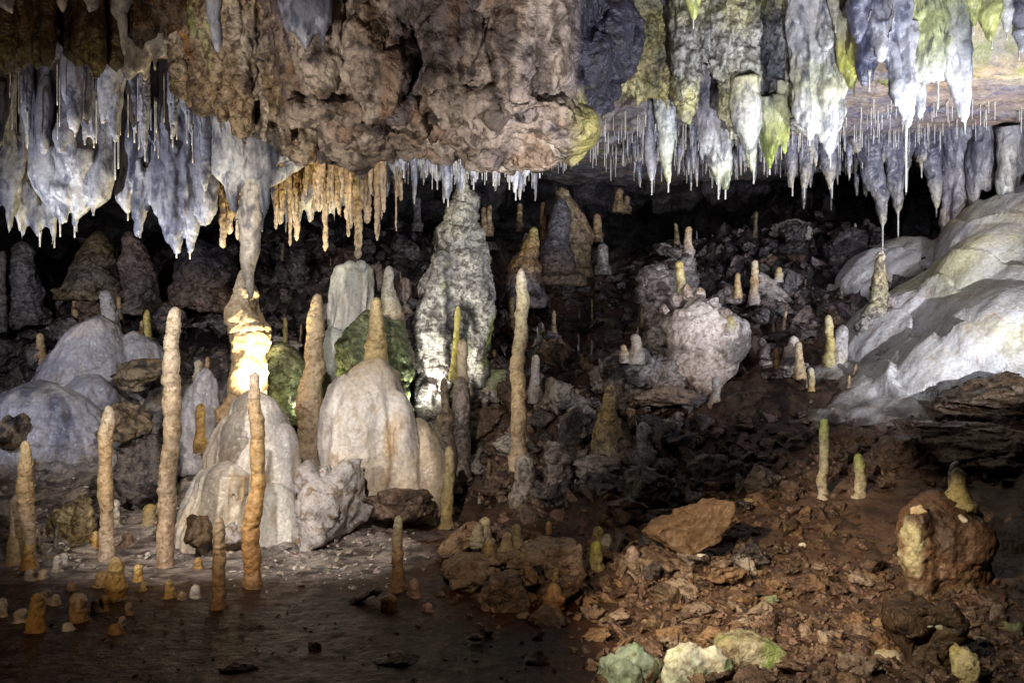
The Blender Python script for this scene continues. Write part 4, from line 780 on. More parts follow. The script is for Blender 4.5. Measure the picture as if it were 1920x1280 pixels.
scaly('tall grey green scaly column like stalagmite in the centre', [([(868, 320, 7), (868, 360, 12), (867, 400, 24), (862, 450, 42), (857, 490, 55), (854, 530, 61), (853, 570, 65), (853, 610, 67), (856, 650, 62), (862, 700, 44)], 9.7, .85), ([(832, 470, 10), (824, 510, 22), (818, 550, 30), (814, 600, 33), (810, 660, 30), (812, 700, 32), (806, 740, 34), (796, 790, 34)], 9.45, .9), ([(895, 500, 14), (897, 560, 22), (898, 620, 22), (890, 680, 20)], 9.6, .9)], 41, sc_c, ribs=.05, patch=((.42, .50, .18), .26, 2.6))
# ---------------------------------------------------------------- stalagmites in front
G = stalagmite
G('tallest slender tan pillar, left of the white tiered mound', [(329, 575, 6), (328, 585, 10), (326, 620, 13), (325, 680, 15), (322, 740, 15.5), (320, 800, 16), (318, 860, 15), (316, 920, 16), (314, 980, 15), (313, 1062, 14)], (pale, (.58, .50, .40), (.56, .44, .30), (.52, .40, .27), (.46, .34, .24), (.34, .24, .17)), A=.13)
G('brown knobbly pillar in front of the white tiered mound', [(482, 697, 7), (482, 715, 10), (481, 760, 12), (480, 830, 14), (479, 880, 14), (479, 930, 15), (478, 960, 18), (476, 1000, 16), (477, 1050, 17), (474, 1102, 15)], ((.42, .36, .32), tan, (.50, .33, .15), (.48, .28, .11), (.40, .21, .08), (.26, .14, .06)), A=.16)
G('tan pillar second from the left edge, on the pale floor', [(203, 760, 6), (202, 775, 10), (201, 800, 12), (197, 850, 12), (196, 890, 13), (200, 950, 12), (199, 1000, 13), (200, 1052, 14)], ((.62, .55, .44), tan, tan, (.46, .36, .27), (.36, .29, .24)), A=.15)
G('taller of the two tan pillars at the left edge', [(46, 825, 6), (46, 840, 9), (48, 870, 13), (50, 930, 13), (54, 1000, 11), (56, 1065, 12)], ((.58, .46, .28), tan, (.44, .35, .27), (.36, .27, .18)), A=.13)
G('shorter pale pillar at the left edge with a rounded head', [(32, 925, 7), (32, 938, 10), (33, 965, 12), (35, 1005, 14), (36, 1055, 18)], ((.62, .56, .46), (.54, .44, .3), (.44, .31, .17)), A=.12)
G('short orange brown pillar standing alone on the dark mud', [(412, 968, 6), (411, 985, 10), (411, 1010, 12), (411, 1060, 11.5), (409, 1110, 11), (409, 1142, 13)], ((.52, .42, .30), (.52, .35, .19), (.46, .27, .12), (.40, .21, .09)), A=.10)
G('short brown pillar with a green tip at the mud edge in the middle', [(745, 966, 6), (745, 978, 8.5), (746, 1010, 10), (746, 1045, 10), (745, 1075, 12), (745, 1108, 14)], ((.50, .52, .36), (.48, .32, .18), (.42, .25, .13), (.34, .2, .11)), A=.13)
G('thin yellow pillar between the white mounds and the long bamboo pillar', [(842, 835, 5), (842, 848, 8), (842, 880, 9), (840, 930, 11), (838, 990, 13)], ((.58, .50, .34), (.56, .47, .25), (.48, .37, .16), (.30, .22, .12)), A=.09)
pl = G('long bamboo like pillar with green tinged top in the centre', [(979, 503, 5), (979, 515, 8), (978, 545, 12), (979, 590, 12), (976, 640, 13.5), (973, 690, 14), (973, 740, 13), (972, 800, 14), (970, 858, 14)], ((.66, .62, .52), (.54, .50, .33), (.56, .47, .30), (.58, .45, .29), (.56, .43, .28), (.48, .37, .26)), Y=8.25, A=.10, L=2.4)
G('grey foot', [(985, 848, 14), (985, 870, 19), (984, 900, 21), (977, 930, 25), (970, 972, 20)], ((.44, .40, .37), (.42, .37, .33), (.30, .25, .2)), Y=8.2, mat='stal_rough', name='foot', parent=pl, A=.12)
G('bulky column lit gold by a hidden lamp, under the pale spear', [(463, 503, 8), (463, 525, 14), (461, 545, 20), (458, 580, 28), (463, 600, 32), (464, 640, 33), (463, 680, 31), (460, 715, 33), (452, 770, 40)], ((.62, .54, .42), (.60, .50, .36), (.58, .45, .3), (.56, .42, .26), (.5, .36, .22)), Y=8.45, A=.12, L=1.2, name='column', cat='column', rough=.1)
G('grey tan pillar with a golden left rim, right of the glowing column', [(596, 550, 6), (595, 565, 9), (594, 590, 14), (591, 640, 17), (589, 690, 19), (586, 740, 22), (582, 800, 24), (578, 850, 24)], ((.58, .48, .36), (.50, .41, .29), (.46, .37, .26), (.40, .31, .22)), Y=8.5, A=.11, rough=.09)
G('yellow stalagmite standing on the tall rounded white mound', [(708, 556, 8), (707, 575, 13), (706, 610, 15), (706, 635, 17), (704, 650, 20), (704, 680, 23), (700, 700, 32)], ((.58, .46, .26), (.58, .46, .26), (.54, .42, .22), (.48, .38, .22)), Y=8.3, A=.09)
G('white capped stalagmite right behind the yellow one on the mound', [(727, 498, 5), (727, 508, 8), (726, 535, 10), (727, 560, 17), (732, 600, 20), (740, 660, 24)], ((.68, .66, .62), (.54, .52, .44), (.52, .42, .26), (.3, .26, .2)), Y=9.3, A=.12)
G('lemon yellow thin stalagmite before the scaly column', [(858, 573, 3), (858, 585, 5), (857, 620, 6), (857, 650, 6.5), (853, 690, 9)], ((.55, .52, .22), (.54, .50, .12), (.46, .40, .14)), Y=8.9)
G('white topped finger beside the lemon yellow stalagmite', [(868, 636, 6), (868, 650, 9), (868, 690, 10), (869, 720, 12)], (pale, (.6, .53, .4), (.46, .38, .3)), Y=8.8)
G('rough grey pillar below the white topped finger', [(869, 705, 9), (870, 730, 15), (866, 780, 16), (864, 840, 18), (858, 885, 20)], ((.34, .29, .27), (.40, .34, .31), (.36, .30, .26)), Y=8.7, mat='stal_rough', A=.14)
G('brown grey pillar left of the rough grey one', [(833, 708, 5), (832, 725, 7), (832, 765, 8), (830, 785, 17), (830, 830, 21), (832, 900, 23)], ((.5, .4, .28), (.40, .31, .22), (.34, .28, .24), (.30, .25, .21)), Y=8.6, mat='stal_rough')
mound('white fluted block under the longest amber ribbon', [fluted([(664, 495, 28), (663, 501, 35), (661, 520, 39), (660, 560, 40), (659, 590, 40), (657, 615, 41)], 9.9, .8, 23, .26, 2.6, terr=.0, flat=True)] + [ball(at(x, y, Y), (h_ / F * Y,) * 3, 7) for x, y, h_, Y in ((640, 505, 10, 9.8), (655, 498, 11, 9.72), (676, 499, 12, 9.75), (692, 508, 9, 9.85))], ((.54, .58, .56), (.62, .62, .62), (.58, .58, .6)), name='flowstone_block')
for lab, x, y, a, b, Y, m in (('grey violet knob behind the white fluted block', 706, 520, 22, 30, 10.3, 'pink_rock'), ('round pale knob right of the white capped stalagmite', 758, 545, 16, 26, 10.2, 'pink_rock'), ('small round stone low between mossy dome and scaly column', 762, 585, 14, 16, 10, 'pink_rock')):
    boulder(lab, x, y, a, b, Y, m)
scaly('dark mossy green dome behind the rounded white mound', [([(690, 585, 30), (700, 610, 54), (702, 650, 66), (704, 700, 68), (706, 740, 60)], 9.1, .8)], 51, ((.34, .42, .26), (.20, .27, .14), (.34, .46, .16), (.14, .13, .08)), name='mossy_dome', cat='rock', fr=6, A=.04, dark=.8)
scaly('bright green veined dome between glowing column and gold rimmed pillar', [([(522, 640, 24), (526, 665, 44), (530, 700, 60), (534, 750, 70)], 9.2, .8)], 52, ((.42, .44, .28), (.38, .46, .26), (.30, .46, .20), (.2, .22, .12)), name='green_dome', cat='rock', fr=3.5, A=.03)
dome('pale blue green ledge in the gap right of the gold rimmed pillar', [([(625, 612, 14), (625, 640, 30), (626, 700, 36), (628, 750, 40)], 9.6, .6)], ((.50, .54, .55), (.44, .50, .48), (.30, .42, .24)), 'flow', amp=.03)
# ---------------------------------------------------------------- centre back
G('yellow tipped orange cone on a dark base in the back', [(1000, 424, 6), (999, 438, 9), (994, 465, 18), (990, 495, 27), (992, 520, 36), (996, 560, 42)], ((.54, .52, .2), (.50, .32, .14), (.44, .30, .16), (.24, .21, .24), (.18, .16, .17)), Y=12.2, mat='stal_rough', A=.16)
G('dark grey cone behind the yellow tipped one', [(1050, 372, 8), (1046, 400, 18), (1044, 440, 22), (1044, 480, 34), (1048, 520, 42)], ((.20, .19, .21), (.13, .13, .16), (.3, .22, .16)), Y=13, mat='stal_rough')
G('broad tan cone right of the dark grey cone', [(1056, 350, 7), (1062, 372, 14), (1074, 400, 27), (1084, 440, 36), (1082, 480, 32), (1080, 505, 30)], ((.44, .35, .22), (.36, .28, .18), (.30, .24, .15)), Y=13.4, mat='stal_rough', A=.16)
sm = 'small stalagmites on the back slope'
for lab, x, t, b, w_, c, Y in (('left of two slim tan stalagmites by the scaly column', 907, 388, 425, 5, tan, 13), ('right of two slim tan stalagmites by the scaly column', 918, 383, 428, 5, tan, 13), ('slim tan stalagmite behind the tip of the long bamboo pillar', 975, 380, 420, 5, tan, 13.5), ('slim dark tan stalagmite between the yellow tipped and tan cones', 1018, 378, 440, 6, brown, 13.6), ('stubby tan stalagmite right of the broad tan cone', 1120, 400, 440, 7, tan, 14), ('grey stump with a knob on the slope below the broad tan cone', 1130, 455, 500, 10, gry, 13.2), ('slim orange stalagmite hugging the long bamboo pillar', 958, 556, 612, 6, (.48, .32, .14), 11.5), ('twin pale peak on the dark ridge, left', 1161, 352, 385, 8, tan, 15.2), ('twin pale peak on the dark ridge, right', 1175, 365, 388, 6, tan, 15.2), ('pale stub on the dark ridge standing alone', 782, 370, 420, 7, gry, 14)):
    sg(lab, x, t, b, w_, (c, tuple(q * .7 for q in c)), Y, mat='stal_rough')
for lab, x, t, b, w_, c in (('lime green knob stalagmite on the dark ledge', 1016, 620, 632, 6, grn), ('grey knob stalagmite behind the lime green one', 1013, 604, 622, 6, gry), ('pair of pale knobs below the lime green one, left', 1007, 632, 648, 6, pale), ('yellow knob below the lime green one, right', 1021, 636, 648, 5, ylw), ('white knob on the dark ledge right of the lime green one', 1048, 634, 648, 6, wht), ('round tan knob at the right end of the dark ledge', 1088, 662, 676, 7, tan), ('tan knob hanging over the ledge, left of the round one', 1056, 666, 676, 6, tan), ('yellow brown stub in the shade right of the scaly column', 928, 655, 682, 6, (.44, .3, .08)), ('orange stub left of the bamboo pillar', 941, 730, 750, 5, ylw), ('small orange cone stub low right of the bamboo pillar', 1080, 728, 758, 6, tan)):
    sg(lab, x, t, b, w_, (c, tuple(q * .8 for q in c)), group='knobs on the dark middle ledge')
sg('grey tan stalagmite with a round head right of the bamboo pillar', 1005, 664, 735, 8, ((.58, .52, .46), gry, (.36, .32, .3)), 9.8, base_hw=14)
sg('rough tan stalagmite on a lump right of the round headed one', 1028, 706, 760, 11, ((.5, .4, .32), (.4, .32, .28)), 9.7, base_hw=22, mat='stal_rough')
G('golden cone stalagmite with a pale grey skirt right of the centre', [(1141, 720, 6), (1140, 733, 10), (1139, 765, 15), (1140, 795, 20), (1147, 825, 30), (1155, 860, 42), (1160, 890, 50)], ((.52, .40, .24), (.50, .38, .14), (.46, .36, .20), (.44, .38, .32), (.34, .28, .24)), Y=8.7, A=.14, mat='stal_rough')
slab('dark grey slanting stone slab left of the golden cone', [(1062, 785), (1086, 762), (1092, 770), (1090, 838), (1044, 842), (1046, 815)], 9.0, .35, 'dark_cone')
sg('short white square topped stump right of the golden cone', 1208, 790, 846, 14, ((.64, .64, .68), (.5, .5, .55), (.34, .33, .36)), 8.5, mat='stal_rough')
G('rough grey rock stub below the dark slab', [(1040, 838, 12), (1046, 860, 26), (1040, 910, 26), (1030, 960, 18)], ((.42, .36, .33), (.36, .3, .28), (.26, .2, .17)), Y=8.4, mat='stal_rough', A=.2, rough=.14)
boulder('crumbling grey ledge rock under the golden cone', 1130, 875, 62, 26, 8.45, 'grey_cone', amp=.1)
boulder('olive streaked small rock left of the bamboo pillar', 925, 718, 34, 26, 9.7, 'rubble_green')
boulder('brown rock rubble lump right beside the bamboo pillar', 1052, 745, 26, 34, 9.4, 'grey_cone')
# ---------------------------------------------------------------- right middle
pk = ((.56, .53, .50), (.60, .54, .52), (.54, .46, .42), (.24, .18, .14))
bb = scaly('big pink white boulder with a knobbly crown right of the centre', [([(1300, 555, 20), (1310, 575, 50), (1320, 610, 70), (1325, 650, 74), (1318, 690, 64), (1310, 715, 50)], 10.1, .8)], 61, pk, name='boulder', cat='boulder', fr=3.0, A=.05, mat='stal', dark=.6)
def on_surface(o, px, py, Y0):
    t_ = BVHTree.FromPolygons([tuple(o.matrix_basis @ v.co) for v in o.data.vertices], [tuple(p.vertices) for p in o.data.polygons]); h = t_.ray_cast(Vector((0, 0, CZ)), (Vector(at(px, py, 1.)) - Vector((0, 0, CZ))).normalized()); return h[0].y if h[0] else Y0
for x, y, a, b in ((1268, 562, 12, 14), (1290, 548, 12, 16), (1312, 552, 11, 14), (1335, 568, 12, 12), (1360, 590, 12, 14), (1246, 580, 10, 10)):
    boulder('', x, y, a, b, on_surface(bb, x, y + 6, 9.9) + .02, 'pink_rock', name='knob', parent=bb, cat=None)
scaly('grey hooked rock outcrop behind the pink boulder', [([(1235, 498, 20), (1232, 520, 36), (1232, 550, 34), (1240, 590, 22), (1248, 640, 24)], 10.9, .9), ([(1290, 480, 14), (1282, 520, 26), (1276, 570, 30)], 10.9, .9)], 62, ((.34, .31, .31), (.30, .27, .26), (.2, .17, .15)), name='rock_outcrop', cat='rock', fr=4, A=.07)
scaly('knobby grey rock cluster left of the pink boulder', [([(1190, 655, 20), (1185, 675, 44), (1190, 700, 56), (1180, 730, 50)], 10.0, .8), ([(1240, 668, 30), (1250, 700, 50), (1250, 735, 50)], 10.05, .8)], 63, ((.42, .42, .44), (.40, .35, .32), (.34, .26, .2)), name='rock_cluster', cat='rock', fr=3.6, A=.07)
rm = 'stalagmites around the pink boulder'
for lab, x, t, b, w_, c, Y in (('yellow stalagmite standing on the back of the pink boulder', 1277, 488, 562, 8, (ylw, (.5, .42, .24), (.4, .36, .3)), 10.3), ('knotty thin pinnacle on the dark slope above the pink boulder', 1291, 424, 470, 7, ((.46, .33, .18), gry), 11.8), ('tall slim tan stalagmite right of the pink boulder', 1414, 487, 555, 7, ((.6, .55, .42), tan, gry), 11.2), ('short slim tan stalagmite left of the tall slim one', 1383, 511, 542, 5, (tan, tan), 11.3), ('pale stump on the knobby cluster', 1192, 625, 662, 9, (pale, (.5, .47, .42)), 9.7), ('squat tan stub left on the knobby cluster', 1170, 645, 660, 6, (tan, gry), 9.7), ('tiny yellow capped stub on the slope right of the tall slim one', 1461, 500, 512, 5, ((.5, .4, .15), gry), 11.4), ('white stub at the foot of the slope below the pink boulder', 1342, 705, 756, 8, ((.64, .65, .68), (.55, .5, .42), tan), None), ('yellow crown stub on the right shoulder of the pink boulder', 1369, 592, 608, 8, (ylw, gry), 9.8)):
    sg(lab, x, t, b, w_, c, Y, group=rm)
G('leaning stalagmite with a yellow head and pink white base on the flowstone', [(1652, 469, 6), (1652, 480, 9), (1653, 510, 11), (1651, 540, 13), (1646, 565, 16), (1640, 590, 22), (1632, 620, 26), (1624, 650, 24), (1614, 675, 16), (1606, 690, 12)], (pale, (.52, .44, .26), (.46, .42, .28), (.56, .52, .52), (.60, .56, .56), (.5, .46, .46)), Y=9.9, A=.2, L=.9, rough=.13, mat='stal_rough')
boulder('dark lump clinging to the right of the leaning stalagmite', 1664, 570, 10, 28, 9.95, 'pink_rock')
for lab, x, t, b, w_, c, Y in (('yellow slim stalagmite on the flowstone beside a white one', 1554, 590, 668, 7.5, ((.6, .54, .34), ylw, (.46, .4, .2)), 9.7), ('white stout stalagmite beside the yellow slim one', 1577, 609, 680, 12, (wht, (.64, .6, .58), (.56, .5, .44)), 9.7), ('slim stalagmite on the pink cone, left of the stout white one', 1500, 640, 690, 7.5, ((.6, .5, .34), tan), 9.6), ('pale knob on the pink cone', 1486, 629, 650, 9, ((.62, .55, .5), gry), 9.8), ('yellow stalagmite in front of the pink cone', 1520, 688, 755, 7, ((.5, .48, .36), (.48, .34, .14), (.4, .26, .1)), 9.2), ('dim brown stub left of the pink cone', 1456, 652, 690, 6, (brown, brown), 10)):
    sg(lab, x, t, b, w_, c, Y, group='stalagmites at the foot of the flowstone')
G('pink white rough cone carrying two slim stalagmites', [(1484, 655, 10), (1484, 680, 20), (1482, 710, 27), (1478, 740, 34)], ((.3, .28, .32), (.56, .5, .49), (.4, .35, .3)), Y=9.85, mat='stal_rough', A=.14)
sg('green white stalagmite on the rubble slope, taller of two', 1545, 784, 935, 9.5, ((.40, .50, .2), (.60, .60, .42), (.58, .54, .4), (.5, .5, .5)), A=.14)
sg('shorter green white stalagmite on the rubble slope', 1611, 849, 930, 9.5, ((.42, .48, .16), (.60, .57, .42), (.56, .54, .44)), A=.12)
# flowstone cascade on the right
fl = [ball(at(1860, 560, 10.0), (1.7, 1.0, .50), 24, .35, -.50), ball(at(1720, 600, 10.1), (1.1, .8, .36), 24, .4, -.52), ball(at(1960, 430, 10.8), (1.5, 1.1, .62), 24, .3, -.35), ball(at(1800, 690, 9.2), (1.15, .7, .50), 24, .25, -.40), ball(at(1900, 660, 9.0), (.9, .7, .62), 24, .2, -.2), ball(at(1640, 740, 9.3), (.85, .5, .26), 20, .3, -.45), ball(at(1700, 700, 9.4), (.8, .5, .3), 20, .3, -.6), ball(at(1560, 720, 9.8), (.55, .4, .20), 18, .4, -.5), ball(at(1470, 745, 10.0), (.8, .4, .18), 18, .3, -.35), ball(at(1580, 770, 9.1), (.7, .4, .14), 18, .2, -.25), ball(at(1690, 780, 8.8), (.8, .5, .2), 18, .2, -.1), ball(at(1660, 510, 11.4), (.8, .6, .3), 18, .3, -.5), ball(at(1830, 510, 9.9), (.9, .5, .3), 18, .4, -.62)]
V, Fc = remesh(fl, .026); V = smooth_v(V, Fc, 3); N = normals(V, Fc)
fd = np.array([.8, .25, .55]); fd /= np.linalg.norm(fd); al = V @ fd; Q = V - .8 * al[:, None] * fd
V = V + N * (.10 * fbm(Q, 1.3, 3, 90) + .035 * ridged(Q, 1.9, 3, 91) + .10 * (np.sqrt(np.mod(al * 1.5 + 1.1 * fbm(V, .9, 3, 92), 1.)) - .66) + .012 * fbm(V, 6, 4, 93))[:, None]
k = fbm(V * [.7, .7, 1], .9, 4, 94); k2 = fbm(Q, 2.2, 4, 95)
cc = np.array([.52, .51, .52]) * np.ones_like(V); f_ = np.clip(k * 3 + .3, 0, 1)[:, None]; cc = cc * (1 - f_) + np.array([.36, .34, .22]) * f_
f_ = np.clip(k2 * 3 - .2, 0, .55)[:, None]; cc = cc * (1 - f_) + np.array([.25, .22, .21]) * f_  # brown shadows mixed into the flowstone colour
f_ = np.clip((V[:, 0] - 4.0) * .9 + (1.15 - V[:, 2]) * 1.5 + k * .5, 0, 1)[:, None] * np.clip(1.6 - V[:, 2], 0, 1)[:, None]; cc = cc * (1 - f_) + np.array([.36, .24, .10]) * f_
o = obj('flowstone_cascade', V, Fc, 'flow', col=mudrim(V, cc, .26)); tag(o, 'great pale flowstone cascade running down the right side', 'flowstone')
boulder('dark brown overhanging rock beneath the flowstone at the right edge', 1850, 745, 110, 50, 8.0, 'umber', amp=.08, n=16)
boulder('reddish brown rock with pale crust below the dark overhang', 1830, 840, 105, 48, 7.2, 'rubble_pale', amp=.08)
boulder('brown rock right of the shorter green white stalagmite', 1690, 850, 60, 36, 7.4, 'rubble', amp=.08)
boulder('reddish boulder behind the taller green white stalagmite', 1600, 845, 70, 50, 8.2, 'rubble', amp=.08)
# ---------------------------------------------------------------- left back
for lab, pts, cols, Y in (('ochre and grey domed cone on the dark back slope, far left', [(182, 432, 9), (182, 445, 16), (180, 480, 33), (176, 520, 44), (172, 545, 52)], ((.46, .35, .18), (.36, .27, .15), (.22, .2, .18), (.3, .24, .14)), 12), ('red grey ridged cone right of the ochre one', [(240, 432, 6), (243, 446, 15), (250, 475, 26), (254, 520, 32), (256, 575, 36)], ((.38, .28, .22), (.36, .27, .25), (.24, .2, .2), (.2, .17, .15)), 11.8), ('massive layered dome rock behind the drapery points', [(376, 448, 14), (376, 465, 38), (375, 500, 60), (372, 530, 66), (370, 575, 70)], ((.14, .14, .18), (.16, .14, .16), (.34, .26, .21), (.28, .2, .17)), 12.2), ('grey shaggy cone at the left edge of the back slope', [(42, 452, 8), (42, 465, 17), (42, 500, 26), (42, 550, 32), (42, 592, 36)], ((.34, .33, .36), (.24, .24, .28), (.22, .21, .22)), 11.4)):
    G(lab, pts, cols, Y=Y, mat='stal_rough', A=.13, L=.5, wob=.6, rough=.10, name='cone_stalagmite')
G('lean grey column cut by the left edge', [(3, 470, 6), (3, 500, 8), (3, 560, 8), (4, 605, 9)], (gry, gry), Y=11, mat='stal_rough', name='column', cat='column')
G('white crooked stalagmite on the left flowstone', [(199, 543, 8), (200, 556, 12), (203, 580, 14), (207, 615, 16), (210, 640, 18)], ((.64, .63, .64), (.6, .58, .58), (.56, .44, .28)), Y=10.6, rough=.12)
for lab, x, t, b, w_, c, Y in (('yellow slim stalagmite right of the white crooked one', 277, 580, 640, 6, ylw, 10.7), ('short tan stub beside the yellow slim one', 266, 600, 625, 5, tan, 10.9), ('thin tan stalagmite between the two back cones', 213, 486, 535, 5, ylw, 12), ('tiny pale stub on the dark slope far left', 140, 556, 580, 4, tan, 11.8), ('pair of tiny tan stubs below the red cone', 223, 556, 582, 4, tan, 11.5), ('tan headed stub above the left white flowstone', 75, 624, 665, 8, tan, 10.4), ('lone thin yellow stalagmite between glowing column and gold rimmed pillar', 535, 594, 645, 4.5, ylw, 10.5), ('pale stub near the green dome', 556, 660, 680, 5, pale, 9.3), ('orange stub beside the tallest tan pillar', 375, 756, 825, 8.5, (.46, .30, .1), 8.6), ('small pale stub on the blue flowstone tongue', 389, 668, 700, 4, tan, 9.6), ('pointed pale stub on the blue flowstone tongue, left', 372, 674, 705, 7, pale, 9.6)):
    sg(lab, x, t, b, w_, (c, tuple(q * .8 for q in c)), Y, group='small stalagmites on the left slope')
lf = ((.36, .35, .40), (.30, .30, .36), (.34, .33, .38), (.26, .25, .29))
lf2 = ((.44, .40, .36), (.40, .39, .44), (.38, .37, .43), (.40, .38, .42), (.34, .32, .34))
mound('round topped blue white flowstone dome on the left slope', [fluted([(186, 590, 18), (182, 606, 32), (174, 635, 54), (166, 675, 78), (160, 730, 98)], 10.2, .8, 61, .07, 1.6, terr=.05), fluted([(252, 622, 24), (254, 642, 44), (256, 690, 62), (256, 730, 70)], 10.35, .7, 62, .07, 1.6, terr=.04)], lf2, amp=.035, sc=3, patch=((.30, .20, .11), .2, 2.2), mott=.9)
mound('broad low blue white flowstone apron at the left edge', [fluted([(70, 712, 22), (72, 728, 56), (74, 760, 96), (72, 810, 134), (62, 870, 168)], 9.5, .6, 63, .06, 1.8, terr=.05)], lf2, amp=.04, sc=2.6, patch=((.22, .15, .10), .2, 2), mott=.9)
dome('smooth blue white flowstone tongue between dome and apron', [([(165, 700, 30), (160, 720, 54), (160, 760, 62)], 9.8, .6)], lf, 'flow', rid=.7, fine=.6, patch=((.24, .16, .10), .08, 2), amp=.04, sc=2.4, st=.8)
dome('ridged blue flowstone tongue behind the tallest tan pillar', [([(388, 690, 10), (384, 720, 22), (372, 770, 36), (360, 830, 40)], 8.9, .7)], lf, 'flow', rid=.7, fine=.6, patch=((.24, .16, .10), .08, 2), amp=.05, sc=3.5, st=.3)
for lab, x, y, a, b, Y, m in (('cracked brown boulder behind the tan pillar second from left', 235, 790, 56, 38, 9.0, 'brown_cone'), ('brown boulder right of the left flowstone dome', 268, 705, 60, 34, 9.7, 'brown_cone'), ('grey green rough boulder behind the tallest tan pillar foot', 275, 880, 50, 70, 8.4, 'dark_cone'), ('dark boulder at the left edge above the pale floor', 15, 815, 40, 40, 9.0, 'brown_cone'), ('brown rock beside the orange stub', 345, 790, 26, 40, 8.9, 'brown_cone'), ('dark lump standing in for a shaded hollow in front of the tiered mound', 374, 996, 26, 32, 7.1, 'umber'), ('violet crusted small rock between brown pillar and orange brown pillar', 432, 1000, 24, 20, 7.2, 'pink_white')):  # umber lump before the tiered mound is put in for a shaded cavity
    boulder(lab, x, y, a, b, Y, m, amp=.1)
rock('slab_tan', (.17, .11, .07), (.27, .185, .12), (.16, .10, .06), s=4, c3amt=.35, bump=.45, bs=24, rough=.5, crack=.3)
rock('mint_coat', (.85, .82, .78), (1.15, 1.12, 1.1), (.6, .5, .36), s=5, c3amt=.4, algae=(.28, .48, .20), aamt=.3, bump=.4, bs=18, rough=.4, use_col=True, crack=.15, ascale=4)
# ---------------------------------------------------------------- stubs on the mud and pale floor, front left
fs_ = 'stub stalagmites on the floor at the front left'
A1 = ((.56, .42, .2), (.50, .30, .08), (.42, .22, .06)); A2 = ((.64, .56, .5), (.48, .30, .14), (.42, .24, .1)); B1 = ((.4, .26, .1), (.30, .17, .06)); P1 = ((.70, .66, .62), (.58, .52, .44))
for lab, x, t, b, w_, c in (('thick amber stub, second in the front row from the left', 70, 1110, 1182, 14, A1), ('round white stub beside the thick amber one', 43, 1140, 1166, 11, P1), ('amber stub with a frosted white cap', 151, 1110, 1166, 15, A2), ('tall orange brown stub between the two pillars, largest of the stubs', 217, 1044, 1126, 15, A1), ('dim brown stub leaning on the largest orange stub', 192, 1070, 1100, 11, B1), ('pale tan stub behind the white stub, grey capped', 88, 1102, 1132, 8, P1), ('white conical stub behind the thick amber one', 104, 1113, 1134, 7, P1), ('cream stub right of the frosted amber one', 178, 1122, 1148, 8, (pale, tan)), ('brown amber stub right of the cream one', 194, 1114, 1144, 8, A1), ('small white bead stub in front of the frosted amber one', 127, 1166, 1182, 9, P1), ('pale pebble stub left of the frosted amber one', 134, 1137, 1152, 5, P1), ('brown stub with a white bead head on the mud', 219, 1168, 1190, 12, B1), ('white bead on the brown stub', 228, 1154, 1172, 7, P1), ('dark tan stub alone on the mud right of the beaded one', 244, 1127, 1150, 7, A2), ('slim amber stub on the pale floor left of the tallest pillar', 260, 1056, 1090, 8, A1), ('split amber stub right under the slim one', 266, 1088, 1108, 8, A1), ('amber stub at the mud edge below the tallest pillar', 318, 1086, 1120, 8, A1), ('white stub at the mud edge next to the amber one', 363, 1095, 1120, 8, P1), ('low tan stub between amber and white stubs at the mud edge', 340, 1107, 1122, 7, (tan, brown)), ('pale stub cut off by the left picture edge', 2, 1120, 1156, 9, P1), ('white pointed stub below the two left pillars', 52, 1066, 1088, 8, P1), ('pale pebble stub right of the white pointed one', 81, 1066, 1084, 7, (pale, tan)), ('slim pale stub on the floor left of the tan pillar', 107, 1040, 1072, 7, P1), ('short pale stub beside the slim pale one', 120, 1035, 1056, 8, P1), ('white stub hiding behind the tan pillar', 216, 936, 986, 8, P1), ('amber stub standing behind the tan pillar foot', 180, 994, 1024, 9, A1), ('dark brown stub right of the tan pillar foot', 238, 998, 1022, 10, (rbr, rbr)), ('yellow topped lump left of the tallest pillar', 283, 944, 982, 12, ((.5, .36, .14), (.4, .32, .22))), ('brown stub on the pale floor right of the tallest pillar', 372, 1043, 1066, 8, B1), ('orange stub between the two left pillars and the edge of the mud', 55, 1015, 1066, 9, A1), ('pale cream stub right of the left pillars', 67, 990, 1030, 6, (pale, tan)), ('tiny dark stub at the mud edge, left of centre', 132, 1090, 1106, 10, (rbr, rbr)), ('red brown stub right of the short green tipped pillar', 778, 1084, 1120, 10, ((.5, .36, .3), (.36, .2, .14))), ('small pinkish knob on the mud by the centre', 804, 1128, 1146, 8, ((.44, .3, .26), (.3, .18, .14))), ('brown block like stub at the foot of the green tipped pillar', 730, 1112, 1145, 14, B1)):
    sg(lab, x, t, b, w_, c, group=fs_, A=.2, rough=.13, ext=.05)
scaly('yellow lumpy dripstone heap behind the tan pillar', [([(158, 930, 10), (158, 945, 13), (156, 975, 18), (154, 1000, 22)], 7.6, .9), ([(130, 950, 14), (128, 975, 22), (130, 1000, 24)], 7.7, .9), ([(105, 950, 7), (104, 980, 9), (104, 995, 10)], 7.75, .9)], 71, ((.5, .42, .26), (.44, .34, .16), (.3, .22, .12)), name='dripstone_heap', cat='dripstone', fr=7, A=.03, voxel=.014)
